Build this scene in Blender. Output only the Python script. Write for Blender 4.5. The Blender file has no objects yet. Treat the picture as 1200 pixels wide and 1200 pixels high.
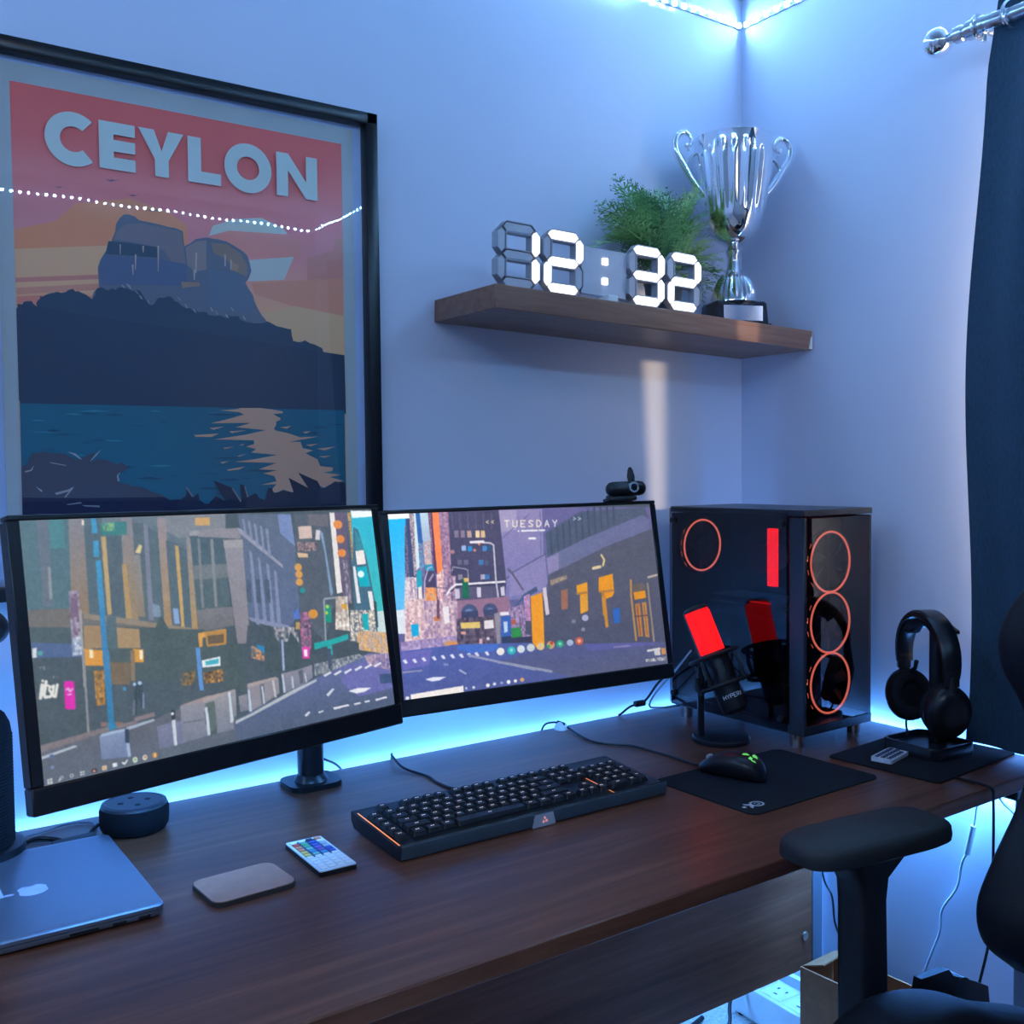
import bpy, bmesh, math, random
import numpy as np
from mathutils import Matrix, Vector
random.seed(7)
rng = np.random.default_rng(7)
SC = bpy.context.scene
COL = SC.collection
PI = math.pi
R = math.radians

# ------------------------------------------------------------------ camera
cam_d = bpy.data.cameras.new('camera')
cam_d.sensor_width = 36.0
cam_d.lens = 1189.37 / 1200 * 36.0
cam_d.clip_start = 0.02
cam = bpy.data.objects.new('camera', cam_d)
COL.objects.link(cam)
_y, _p, _r = R(35.01), R(-2.36), R(-0.583)
_f = Vector((math.sin(_y) * math.cos(_p), math.cos(_y) * math.cos(_p), math.sin(_p)))
_x = Vector((math.cos(_y), -math.sin(_y), 0))
_u = _x.cross(_f)
_x2, _u2 = _x * math.cos(_r) + _u * math.sin(_r), _u * math.cos(_r) - _x * math.sin(_r)
cam.matrix_world = Matrix(((_x2.x, _u2.x, -_f.x, -1.8775), (_x2.y, _u2.y, -_f.y, -1.7041),
                           (_x2.z, _u2.z, -_f.z, 1.2821), (0, 0, 0, 1)))
SC.camera = cam

# ------------------------------------------------------------------ world, exposure, lights
SC.view_settings.view_transform = 'Standard'
SC.view_settings.look = 'None'
SC.view_settings.gamma = 1.0
SC.view_settings.use_curve_mapping = False
SC.view_settings.exposure = 0.0
W = bpy.data.worlds.new('world')
SC.world = W
W.use_nodes = True
W.node_tree.nodes['Background'].inputs[0].default_value = (0.75, 0.85, 1.0, 1)
W.node_tree.nodes['Background'].inputs[1].default_value = 0.6

LED_CEIL = (0.28, 0.60, 1.0)      # ceiling strips: the chips themselves light the room
LED_CEIL_STRENGTH = 440.0
LED_DESK = (0.10, 0.38, 1.0)      # strips along the desk edges, and the lamps added behind the monitors


def area_light(name, loc, direction, sx, sy, watts, col, along='x', spread=180):
    d = bpy.data.lights.new(name, 'AREA')
    d.shape = 'RECTANGLE'
    d.size, d.size_y = sx, sy
    d.energy = watts
    d.color = col
    d.spread = R(spread)
    o = bpy.data.objects.new(name, d)
    COL.objects.link(o)
    o.location = loc
    z = -Vector(direction).normalized()
    ref = {'x': Vector((1, 0, 0)), 'y': Vector((0, 1, 0))}.get(along) or Vector(along)   # the long side runs along this axis
    x = (ref - z * ref.dot(z)).normalized()
    y = z.cross(x)
    o.matrix_world = Matrix(((x.x, y.x, z.x, loc[0]), (x.y, y.y, z.y, loc[1]), (x.z, y.z, z.z, loc[2]), (0, 0, 0, 1)))
    return o


# room: back wall y = 0, right wall x = 0, left wall x = -3, front wall y = -2.5
area_light('desk_strip_back', (-1.05, -0.012, 0.728), (0, 0, 1), 2.0, 0.012, 2.0, LED_DESK)
area_light('desk_strip_back_under', (-1.05, -0.014, 0.705), (0, 0.3, -1), 2.0, 0.012, 16.0, LED_DESK)
area_light('desk_strip_right', (-0.012, -0.39, 0.728), (0, 0, 1), 0.72, 0.012, 1.5, LED_DESK, along='y')
area_light('desk_strip_right_under', (-0.016, -0.39, 0.705), (0.3, 0, -1), 0.72, 0.012, 20.0, LED_DESK, along='y')
area_light('added_monitor_glow', (-1.420, -0.372, 0.945), (-0.20, 0.775, -0.60), 0.44, 0.010, 2.2, LED_DESK, along=(0.967, 0.255, 0))  # added lamp, hidden by the monitor, widens the glow on wall and desk
area_light('added_monitor_glow', (-0.834, -0.264, 0.932), (0.07, 0.797, -0.60), 0.44, 0.010, 1.8, LED_DESK, along=(0.996, -0.091, 0))  # second added lamp, behind the right monitor
area_light('daylight_window', (0.30, -1.45, 1.45), (-1, 0, 0), 1.5, 1.2, 42.0, (1.0, 0.90, 0.80), along='y')
area_light('room_lamp', (-2.0, -1.5, 2.33), (0, 0, -1), 0.3, 0.3, 5.0, (1.0, 0.80, 0.66))
sun_d = bpy.data.lights.new('low_sun', 'SUN')
sun_d.energy = 2.3
sun_d.color = (1.0, 0.74, 0.46)
sun_d.angle = R(3.0)
sun = bpy.data.objects.new('low_sun', sun_d)
COL.objects.link(sun)
sun.rotation_euler = Vector((-0.336, 0.933, -0.12)).to_track_quat('-Z', 'Y').to_euler()
sun.location = (1.5, -4.0, 2.0)


# ------------------------------------------------------------------ helpers
def lin(h):
    v = [int(h[i:i + 2], 16) / 255 for i in (0, 2, 4)]
    return tuple(c / 12.92 if c <= 0.04045 else ((c + 0.055) / 1.055) ** 2.4 for c in v)


MATS = {}


def nodes_of(name):
    m = bpy.data.materials.new(name)
    m.use_nodes = True
    nt = m.node_tree
    return m, nt, nt.nodes['Principled BSDF'], nt.nodes, nt.links


def pm(name, base, rough=0.5, metal=0.0, var=0.12, scale=40.0, bump=0.0, bscale=400.0, emit=None, estr=0.0,
       spec=0.5, coat=0.0, stretch=(1, 1, 1)):
    """Principled material with procedural noise in its colour and relief."""
    if name in MATS:
        return MATS[name]
    m, nt, b, N, L = nodes_of(name)
    tc = N.new('ShaderNodeTexCoord')
    mp = N.new('ShaderNodeMapping')
    mp.inputs['Scale'].default_value = stretch
    L.new(tc.outputs['Object'], mp.inputs['Vector'])
    nz = N.new('ShaderNodeTexNoise')
    nz.inputs['Scale'].default_value = scale
    nz.inputs['Detail'].default_value = 4
    L.new(mp.outputs[0], nz.inputs['Vector'])
    rp = N.new('ShaderNodeValToRGB')
    rp.color_ramp.elements[0].position = 0.3
    rp.color_ramp.elements[1].position = 0.7
    rp.color_ramp.elements[0].color = tuple(min(1, c * (1 - var)) for c in base) + (1,)
    rp.color_ramp.elements[1].color = tuple(min(1, c * (1 + var)) for c in base) + (1,)
    L.new(nz.outputs['Fac'], rp.inputs['Fac'])
    L.new(rp.outputs['Color'], b.inputs['Base Color'])
    b.inputs['Roughness'].default_value = rough
    b.inputs['Metallic'].default_value = metal
    b.inputs['Specular IOR Level'].default_value = spec
    b.inputs['Coat Weight'].default_value = coat
    if bump:
        n2 = N.new('ShaderNodeTexNoise')
        n2.inputs['Scale'].default_value = bscale
        n2.inputs['Detail'].default_value = 3
        L.new(mp.outputs[0], n2.inputs['Vector'])
        bp = N.new('ShaderNodeBump')
        bp.inputs['Strength'].default_value = bump
        bp.inputs['Distance'].default_value = 0.002
        L.new(n2.outputs['Fac'], bp.inputs['Height'])
        L.new(bp.outputs['Normal'], b.inputs['Normal'])
    if emit:
        b.inputs['Emission Color'].default_value = tuple(emit) + (1,)
        b.inputs['Emission Strength'].default_value = estr
    MATS[name] = m
    return m


def wood(name, dark, mid, light, axis=0, scale=1.0, rough=0.35, seed=0.0):
    m, nt, b, N, L = nodes_of(name)
    b.inputs['Specular IOR Level'].default_value = 0.42
    tc = N.new('ShaderNodeTexCoord')
    mp = N.new('ShaderNodeMapping')
    s = [60 * scale, 60 * scale, 60 * scale]
    s[axis] = 3.2 * scale
    mp.inputs['Scale'].default_value = s
    mp.inputs['Location'].default_value = (seed, seed * 0.7, seed * 1.3)
    L.new(tc.outputs['Object'], mp.inputs['Vector'])
    n1 = N.new('ShaderNodeTexNoise')
    n1.inputs['Scale'].default_value = 1.0
    n1.inputs['Detail'].default_value = 8
    n1.inputs['Roughness'].default_value = 0.62
    n1.inputs['Distortion'].default_value = 0.6
    L.new(mp.outputs[0], n1.inputs['Vector'])
    n2 = N.new('ShaderNodeTexNoise')                 # broad figure
    n2.inputs['Scale'].default_value = 0.16
    n2.inputs['Detail'].default_value = 3
    L.new(mp.outputs[0], n2.inputs['Vector'])
    mxf = N.new('ShaderNodeMix')
    mxf.inputs[0].default_value = 0.42
    L.new(n1.outputs['Fac'], mxf.inputs[2])
    L.new(n2.outputs['Fac'], mxf.inputs[3])
    rp = N.new('ShaderNodeValToRGB')
    e = rp.color_ramp.elements
    e[0].position, e[0].color = 0.36, dark + (1,)
    e[1].position, e[1].color = 0.66, light + (1,)
    q = e.new(0.5)
    q.color = mid + (1,)
    L.new(mxf.outputs[0], rp.inputs['Fac'])
    L.new(rp.outputs['Color'], b.inputs['Base Color'])
    b.inputs['Roughness'].default_value = rough
    bp = N.new('ShaderNodeBump')
    bp.inputs['Strength'].default_value = 0.12
    bp.inputs['Distance'].default_value = 0.001
    L.new(n1.outputs['Fac'], bp.inputs['Height'])
    L.new(bp.outputs['Normal'], b.inputs['Normal'])
    return m


def glow(name, col, strength):
    if name in MATS:
        return MATS[name]
    m, nt, b, N, L = nodes_of(name)
    b.inputs['Base Color'].default_value = tuple(min(1, c) for c in col) + (1,)
    b.inputs['Emission Color'].default_value = tuple(col) + (1,)
    b.inputs['Emission Strength'].default_value = strength
    b.inputs['Specular IOR Level'].default_value = 0.1
    MATS[name] = m
    return m


def pane_mat(name, tint, ior, rough=0.0, gain=1.0, floor=0.0):
    """Thin glass: tinted see-through mixed with a mirror by Fresnel."""
    m = bpy.data.materials.new(name)
    m.use_nodes = True
    N, L = m.node_tree.nodes, m.node_tree.links
    N.clear()
    out = N.new('ShaderNodeOutputMaterial')
    tr = N.new('ShaderNodeBsdfTransparent')
    tr.inputs[0].default_value = tuple(tint) + (1,)
    gl = N.new('ShaderNodeBsdfGlossy')
    gl.inputs['Roughness'].default_value = rough
    gl.inputs['Color'].default_value = (1, 1, 1, 1)
    fr = N.new('ShaderNodeFresnel')
    fr.inputs['IOR'].default_value = ior
    mu = N.new('ShaderNodeMath')
    mu.operation = 'MULTIPLY_ADD'
    mu.use_clamp = True
    mu.inputs[1].default_value = gain
    mu.inputs[2].default_value = floor
    L.new(fr.outputs[0], mu.inputs[0])
    ge = N.new('ShaderNodeNewGeometry')
    inv = N.new('ShaderNodeMath')
    inv.operation = 'SUBTRACT'
    inv.inputs[0].default_value = 1.0
    L.new(ge.outputs['Backfacing'], inv.inputs[1])
    m2 = N.new('ShaderNodeMath')
    m2.operation = 'MULTIPLY'
    L.new(mu.outputs[0], m2.inputs[0])
    L.new(inv.outputs[0], m2.inputs[1])
    tm = N.new('ShaderNodeMixRGB')
    tm.inputs[1].default_value = tuple(tint) + (1,)
    tm.inputs[2].default_value = (1, 1, 1, 1)
    L.new(ge.outputs['Backfacing'], tm.inputs[0])
    L.new(tm.outputs[0], tr.inputs[0])
    mu = m2
    mx = N.new('ShaderNodeMixShader')
    L.new(mu.outputs[0], mx.inputs[0])
    L.new(tr.outputs[0], mx.inputs[1])
    L.new(gl.outputs[0], mx.inputs[2])
    L.new(mx.outputs[0], out.inputs['Surface'])
    return m


def attr_mat(name, attr, emission=False, rough=0.6):
    m, nt, b, N, L = nodes_of(name)
    a = N.new('ShaderNodeAttribute')
    a.attribute_name = attr
    if emission:
        b.inputs['Base Color'].default_value = (0.01, 0.01, 0.012, 1)
        b.inputs['Roughness'].default_value = 0.45
        L.new(a.outputs['Color'], b.inputs['Emission Color'])
        b.inputs['Emission Strength'].default_value = 1.0
    else:
        L.new(a.outputs['Color'], b.inputs['Base Color'])
        b.inputs['Roughness'].default_value = rough
    return m


class MB:
    """Collects shapes into one bmesh; every shape is placed by self.M."""

    def __init__(self, M=None):
        self.bm = bmesh.new()
        self.M = M or Matrix.Identity(4)
        self.mi = 0

    def _put(self, verts, faces):
        vs = [self.bm.verts.new(self.M @ Vector(v)) for v in verts]
        for f in faces:
            try:
                q = self.bm.faces.new([vs[i] for i in f])
                q.material_index = self.mi
            except ValueError:
                pass
        return vs

    def box(self, c, s, rot=None, bev=0.0, seg=2):
        x, y, z = s[0] / 2, s[1] / 2, s[2] / 2
        T = Matrix.Translation(c) @ (rot.to_4x4() if rot else Matrix.Identity(4))
        if bev:
            t = bmesh.new()
            bmesh.ops.create_cube(t, size=1.0)
            for v in t.verts:
                v.co = Vector((v.co.x * s[0], v.co.y * s[1], v.co.z * s[2]))
            bmesh.ops.bevel(t, geom=t.edges[:], offset=bev, segments=seg, profile=0.5, affect='EDGES')
            t.verts.index_update()
            vs = [T @ v.co for v in t.verts]
            fs = [[v.index for v in f.verts] for f in t.faces]
            t.free()
            self._put(vs, fs)
            return self
        v = [T @ Vector(p) for p in ((-x, -y, -z), (x, -y, -z), (x, y, -z), (-x, y, -z), (-x, -y, z), (x, -y, z), (x, y, z), (-x, y, z))]
        self._put(v, [(0, 3, 2, 1), (4, 5, 6, 7), (0, 1, 5, 4), (1, 2, 6, 5), (2, 3, 7, 6), (3, 0, 4, 7)])
        return self

    def rings(self, rings, cap=True, closed_loop=False):
        n = len(rings[0])
        vs = [p for r in rings for p in r]
        fs = []
        K = len(rings)
        for k in range(K if closed_loop else K - 1):
            a, b = k * n, ((k + 1) % K) * n
            for i in range(n):
                j = (i + 1) % n
                fs.append((a + i, a + j, b + j, b + i))
        if cap and not closed_loop:
            fs.append(tuple(range(n - 1, -1, -1)))
            fs.append(tuple(range((K - 1) * n, K * n)))
        self._put(vs, fs)
        return self

    def cyl(self, p0, p1, r0, r1=None, n=20, cap=True):
        return self.tube([p0, p1], [r0, r0 if r1 is None else r1], n, cap)

    def tube(self, pts, r, n=8, cap=True, closed=False):
        P = [Vector(p) for p in pts]
        K = len(P)
        rs = list(r) if isinstance(r, (list, tuple)) else [r] * K
        t0 = (P[1] - P[0]).normalized()
        a = Vector((0, 0, 1)) if abs(t0.z) < 0.9 else Vector((1, 0, 0))
        u = (a - t0 * a.dot(t0)).normalized()
        rings = []
        for k in range(K):
            if closed:
                t = (P[(k + 1) % K] - P[k - 1]).normalized()
            else:
                t = (P[min(k + 1, K - 1)] - P[max(k - 1, 0)]).normalized()
            u = (u - t * u.dot(t)).normalized()
            w = t.cross(u)
            rings.append([P[k] + (u * math.cos(2 * PI * i / n) + w * math.sin(2 * PI * i / n)) * rs[k] for i in range(n)])
        return self.rings(rings, cap, closed)

    def lathe(self, prof, n=32, c=(0, 0, 0), T=None, cap=True, flute=None):
        T = T or Matrix.Identity(4)
        rings = []
        for k, (r, z) in enumerate(prof):
            ring = []
            for i in range(n):
                a = 2 * PI * i / n
                rr = r * (flute(k, a) if flute else 1)
                ring.append(T @ Vector((c[0] + rr * math.cos(a), c[1] + rr * math.sin(a), c[2] + z)))
            rings.append(ring)
        return self.rings(rings, cap)

    def prism(self, pts, z0, z1, T=None):
        T = T or Matrix.Identity(4)
        n = len(pts)
        vs = [T @ Vector((x, y, z0)) for x, y in pts] + [T @ Vector((x, y, z1)) for x, y in pts]
        fs = [tuple(range(n - 1, -1, -1)), tuple(range(n, 2 * n))] + [(i, (i + 1) % n, n + (i + 1) % n, n + i) for i in range(n)]
        self._put(vs, fs)
        return self

    def sphere(self, c, r, s=(1, 1, 1), n=20, m=12, T=None):
        prof = [(max(1e-4, r * math.sin(PI * k / m)), -r * math.cos(PI * k / m)) for k in range(m + 1)]
        T2 = Matrix.Translation(c) @ (T or Matrix.Identity(4)) @ Matrix.Diagonal((s[0], s[1], s[2], 1))
        return self.lathe(prof, n, T=T2)

    def torus(self, c, R0, r, T=None, n=36, m=8, s=(1, 1)):
        T = Matrix.Translation(c) @ (T or Matrix.Identity(4))
        rings = []
        for k in range(n):
            a = 2 * PI * k / n
            rings.append([T @ Vector((s[0] * (R0 + r * math.cos(2 * PI * i / m)) * math.cos(a), s[1] * (R0 + r * math.cos(2 * PI * i / m)) * math.sin(a), r * math.sin(2 * PI * i / m))) for i in range(m)])
        return self.rings(rings, False, True)


def rrect(w, h, r, n=6):
    """Rounded rectangle outline centred on the origin."""
    p = []
    for cx, cy, a0 in ((w / 2 - r, h / 2 - r, 0), (-w / 2 + r, h / 2 - r, 90), (-w / 2 + r, -h / 2 + r, 180), (w / 2 - r, -h / 2 + r, 270)):
        for k in range(n + 1):
            a = R(a0 + 90 * k / n)
            p.append((cx + r * math.cos(a), cy + r * math.sin(a)))
    return p


def link_mesh(name, me, parent=None, loc=(0, 0, 0)):
    o = bpy.data.objects.new(name, me)
    COL.objects.link(o)
    o.location = loc
    if parent:
        o.parent = parent
    return o


def obj(name, mb, mats, parent=None, loc=(0, 0, 0), sharp=38, label=None, kind=None, flat=False):
    bmesh.ops.recalc_face_normals(mb.bm, faces=mb.bm.faces[:])
    me = bpy.data.meshes.new(name)
    mb.bm.to_mesh(me)
    mb.bm.free()
    for m in (mats if isinstance(mats, (list, tuple)) else [mats]):
        me.materials.append(m)
    if not flat:
        me.polygons.foreach_set('use_smooth', [True] * len(me.polygons))
        me.set_sharp_from_angle(angle=R(sharp))
    o = link_mesh(name, me, parent, loc)
    if label:
        o['label'] = label
    if kind:
        o['kind'] = kind
    return o


def tag(o, label, cat, group=None):
    o['label'] = label
    o['category'] = cat
    if group:
        o['group'] = group
    return o


def thing(name, label, cat, loc=(0, 0, 0), rotz=0.0, group=None, mat=None):
    o = bpy.data.objects.new(name, None)
    o.empty_display_size = 0.05
    COL.objects.link(o)
    if mat is not None:
        o.matrix_world = mat
    else:
        o.location = loc
        o.rotation_euler = (0, 0, rotz)
    return tag(o, label, cat, group)


def again(src, name, parent, loc, rot=None, scale=None):
    o = src.copy()
    o.name = name
    COL.objects.link(o)
    o.parent = parent
    o.location = loc
    if rot is not None:
        o.rotation_euler = rot
    if scale is not None:
        o.scale = scale
    return o


def spline(pts, k=6):
    """Catmull-Rom points through pts."""
    P = [Vector(p) for p in pts]
    P = [P[0] * 2 - P[1]] + P + [P[-1] * 2 - P[-2]]
    out = []
    for i in range(1, len(P) - 2):
        a, b, c, d = P[i - 1], P[i], P[i + 1], P[i + 2]
        for j in range(k):
            t = j / k
            out.append(0.5 * ((2 * b) + (c - a) * t + (2 * a - 5 * b + 4 * c - d) * t * t + (3 * b - a - 3 * c + d) * t ** 3))
    out.append(P[-2])
    return out


def cord(name, pts, r, mat, label, cat='cable', extra=None, k=6):
    """A loose cable: one mesh whose origin lies at its first point."""
    o0 = Vector(pts[0])
    mb = MB()
    mb.tube([p - o0 for p in spline(pts, k)], r, 6)
    if extra:
        extra(mb, o0)
    o = obj(name, mb, mat, loc=o0, sharp=60)
    return tag(o, label, cat)


STROKES = {
    'H': [[(0, 0), (0, 1)], [(1, 0), (1, 1)], [(0, .5), (1, .5)]], 'Y': [[(0, 0), (.5, .5), (1, 0)], [(.5, .5), (.5, 1)]],
    'P': [[(0, 1), (0, 0), (1, 0), (1, .5), (0, .5)]], 'E': [[(1, 0), (0, 0), (0, 1), (1, 1)], [(0, .5), (.8, .5)]],
    'R': [[(0, 1), (0, 0), (1, 0), (1, .5), (0, .5)], [(.4, .5), (1, 1)]], 'X': [[(0, 0), (1, 1)], [(1, 0), (0, 1)]],
}


# ------------------------------------------------------------------ materials
M_wall = pm('wall_paint', (0.63, 0.66, 0.81), 0.7, var=0.02, scale=3, bump=0.05, bscale=250)
M_ceil = pm('ceiling_paint', (0.48, 0.54, 0.62), 0.8, var=0.02, scale=3)
M_carpet = pm('carpet', (0.55, 0.53, 0.52), 0.95, var=0.25, scale=120, bump=0.8, bscale=500)
M_skirt = pm('skirting_paint', (0.75, 0.76, 0.78), 0.4, var=0.03)
M_black = pm('black_plastic', (0.009, 0.010, 0.013), 0.42, var=0.2, scale=60, spec=0.35)
M_satin = pm('black_satin', (0.007, 0.008, 0.011), 0.30, var=0.2, scale=60, spec=0.35)
M_matte = pm('black_matte', (0.014, 0.015, 0.020), 0.75, var=0.25, scale=300, bump=0.3, bscale=900)
M_fabric = pm('black_fabric', (0.008, 0.009, 0.013), 0.92, var=0.35, scale=500, bump=0.6, bscale=1500, spec=0.2)
M_chrome = pm('polished_chrome', (0.86, 0.88, 0.92), 0.07, 1.0, var=0.03, scale=8)
M_steel = pm('brushed_steel', (0.62, 0.64, 0.68), 0.22, 1.0, var=0.06, scale=60)
M_white = pm('white_plastic', (0.78, 0.79, 0.82), 0.4, var=0.03)
M_grey = pm('grey_plastic', (0.34, 0.37, 0.44), 0.45, var=0.06)
M_desk = wood('walnut_board', (0.056, 0.017, 0.009), (0.110, 0.036, 0.018), (0.195, 0.076, 0.042), 0, 1.0, 0.33)
M_panel = wood('walnut_panel', (0.115, 0.034, 0.015), (0.185, 0.058, 0.028), (0.255, 0.095, 0.050), 0, 1.0, 0.5, 3.1)
M_shelf = wood('shelf_walnut', (0.14, 0.062, 0.040), (0.225, 0.105, 0.070), (0.31, 0.16, 0.11), 0, 1.3, 0.42, 7.7)
M_blue_metal = pm('grey_blue_steel', (0.16, 0.19, 0.25), 0.4, 0.3, var=0.05)

# ------------------------------------------------------------------ setting
RX, RY, H = -3.0, -2.5, 2.395


def struct(name, mb, mat, parent=None):
    o = obj(name, mb, mat, parent, flat=True)
    if parent is None:
        o['kind'] = 'structure'
    return o


struct('floor', MB().box((-1.5, -1.25, -0.05), (3.3, 2.8, 0.1)), M_carpet)
struct('ceiling', MB().box((-1.5, -1.25, H + 0.05), (3.3, 2.8, 0.1)), M_ceil)
struct('wall_back', MB().box((-1.5, 0.06, H / 2), (3.24, 0.12, H)), M_wall)
struct('wall_front', MB().box((-1.5, RY - 0.06, H / 2), (3.24, 0.12, H)), pm('darkened_wall_paint', (0.26, 0.30, 0.36), 0.7, var=0.02, scale=3))  # unseen wall, darkened to dim the room and give the chrome contrast
struct('wall_left', MB().box((RX - 0.06, -1.25, H / 2), (0.12, 2.5, H)), M_wall)
wy0, wy1, wz0, wz1 = -2.15, -0.71, 0.92, 2.0         # window opening in the right wall
wr = MB()
wr.box((0.08, wy1 / 2, H / 2), (0.16, -wy1, H))
wr.box((0.08, (RY + wy0) / 2, H / 2), (0.16, wy0 - RY, H))
wr.box((0.08, (wy0 + wy1) / 2, wz0 / 2), (0.16, wy1 - wy0, wz0))
wr.box((0.08, (wy0 + wy1) / 2, (wz1 + H) / 2), (0.16, wy1 - wy0, H - wz1))
struct('wall_right', wr, M_wall)
win = bpy.data.objects.new('window_1', None)
COL.objects.link(win)
win.location = (0.12, (wy0 + wy1) / 2, wz0)
win['kind'] = 'structure'
wf = MB()
ww, wh = wy1 - wy0, wz1 - wz0
for y in (-ww / 2 + 0.025, 0, ww / 2 - 0.025):
    wf.box((0, y, wh / 2), (0.05, 0.05, wh))
for z in (0.025, wh - 0.025):
    wf.box((0, 0, z), (0.048, ww, 0.05))
struct('window_frame', wf, M_white, win)
struct('pane', MB().box((0.01, 0, wh / 2), (0.006, ww - 0.05, wh - 0.05)), pane_mat('window_glass', (0.96, 0.98, 0.98), 1.45), win)
struct('window_sill', MB().box((-0.06, 0, -0.012), (0.13, ww, 0.024), bev=0.004), M_white, win)
struct('baseboard_back', MB().box((-1.5, -0.007, 0.045), (3.0, 0.014, 0.09)), M_skirt)
struct('baseboard_right', MB().box((-0.007, -1.25, 0.045), (0.014, 2.47, 0.09)), M_skirt)

# ------------------------------------------------------------------ ceiling light strips (the real lamps run beside them)
M_led = glow('led_chip', LED_CEIL, LED_CEIL_STRENGTH)
M_tape = pm('led_tape', (0.62, 0.72, 0.82), 0.5, var=0.05)


M_ledside = glow('led_package', (0.45, 0.80, 1.0), 2.0)


def strip(name, a, b, label, near, axis, inward):
    a, b, inward = Vector(a), Vector(b), Vector(inward)
    t = thing(name, label, 'light strip', a)
    d = (b - a)
    L_ = d.length
    d.normalize()
    mb = MB()
    sz = [0.010, 0.010, 0.010]
    sz[axis] = L_
    sz[1 - axis] = 0.004
    mb.box(d * (L_ / 2), sz)
    obj('tape', mb, M_tape, t, flat=True)
    n = int(L_ / 0.030)
    rest = MB()
    first = None
    off = inward * 0.005
    side = Vector((0, 0, 1)).cross(inward)

    def chip(m, p, front_only):
        """One diode: a lit face towards the room on a small white package."""
        hw, dp = 0.0045, 0.003
        f = [p + side * sx * hw + Vector((0, 0, sz * hw)) + inward * dp for sx, sz in ((-1, -1), (1, -1), (1, 1), (-1, 1))]
        m.mi = 0
        m._put(f, [(0, 1, 2, 3)])
        if not front_only:
            g = [q - inward * dp * 1.6 for q in f]
            m.mi = 1
            m._put(f + g, [(0, 4, 5, 1), (1, 5, 6, 2), (2, 6, 7, 3), (3, 7, 4, 0)])
    for k in range(n):
        p = d * (0.012 + k * 0.030) + off
        p.z += 0.003 * math.sin(k * 0.5)
        if k < near:
            if first is None:
                c = MB()
                chip(c, Vector((0, 0, 0)), False)
                first = obj('led', c, [M_led, M_ledside], t, p, flat=True)
            else:
                again(first, 'led', t, p)
        else:
            chip(rest, p, True)
    o = obj('led_row', rest, M_led, t, flat=True)
    o['kind'] = 'stuff'


strip('ceiling_led_strip', (-0.006, -0.004, 2.331), (-2.99, -0.004, 2.331), 'row of cyan light dots along the top of the wall with the poster and shelf', 12, 0, (0, -1, 0))
strip('ceiling_led_strip', (-0.004, -0.012, 2.331), (-0.004, -2.49, 2.331), 'row of cyan light dots along the top of the wall with the curtain', 12, 1, (-1, 0, 0))
strip('ceiling_led_strip', (-2.99, RY + 0.004, 2.331), (-0.01, RY + 0.004, 2.331), 'light strip along the wall opposite the desk, mirrored in the poster glass', 0, 0, (0, 1, 0))
strip('ceiling_led_strip', (RX + 0.004, -0.01, 2.331), (RX + 0.004, -2.49, 2.331), 'light strip along the far wall beyond the laptop end of the desk', 0, 1, (1, 0, 0))

# ------------------------------------------------------------------ desk
desk = thing('desk', 'long dark walnut desk with thin top and a panel below, along the wall', 'desk', (-1.08, -0.40, 0))
D = lambda x, y, z: (x + 1.08, y + 0.40, z)
obj('desk_top', MB().box(D(-1.085, -0.401, 0.7275), (2.126, 0.762, 0.025), bev=0.002, seg=1), M_desk, desk)
obj('modesty_panel', MB().box(D(-1.08, -0.253, 0.4425), (2.035, 0.018, 0.545), bev=0.001, seg=1), M_panel, desk)
lg = MB()
lg.box((0, 0, 0.3575), (0.034, 0.034, 0.715), bev=0.002, seg=1)
leg0 = obj('leg', lg, M_blue_metal, desk, D(-0.043, -0.245, 0))
for x, y in ((-0.043, -0.735), (-2.12, -0.245), (-2.12, -0.735)):
    again(leg0, 'leg', desk, D(x, y, 0))
rl = MB()
rl.box((0, 0, 0), (0.03, 0.46, 0.03))
obj('side_rail', rl, M_blue_metal, desk, D(-0.043, -0.49, 0.698))
sc = MB()
sc.cyl((0, 0, 0), (0, -0.004, 0), 0.010, 0.009, 20)
s0 = obj('screw_cap', sc, pm('screw_cover', (0.22, 0.14, 0.11), 0.4), desk, D(-0.088, -0.2625, 0.245))
again(s0, 'screw_cap', desk, D(-0.088, -0.2625, 0.62))
sb = MB()
sb.box((0, 0, 0), (0.05, 0.035, 0.03), bev=0.003, seg=1)
obj('corner_bracket', sb, M_satin, desk, D(-0.10, -0.74, 0.699))

# ------------------------------------------------------------------ strips along the desk edges
for nm, c, s, lb in (('desk_led_strip', (-1.05, -0.0035, 0.716), (2.0, 0.003, 0.010), 'thin light strip fixed to the wall just behind the rear edge of the desk'),
                     ('desk_led_strip', (-0.0035, -0.40, 0.716), (0.003, 0.70, 0.010), 'thin light strip fixed to the curtain wall at the right end of the desk')):
    o = obj(nm, MB().box((0, 0, 0), s), M_tape, loc=c, flat=True)
    tag(o, lb, 'light strip')

# ------------------------------------------------------------------ framed poster
X0, Z0 = -1.33, 1.092
LIGHT = (0.40, 0.52, 0.80)              # light reaching the wall here: turns colours read off the photograph into paint
SHEEN = (0.012, 0.017, 0.028)           # mirrored room light of the picture glass


def alb(h):
    return tuple(min(0.92, max(0.004, c - s) / l) for c, l, s in zip(lin(h), LIGHT, SHEEN))


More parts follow.
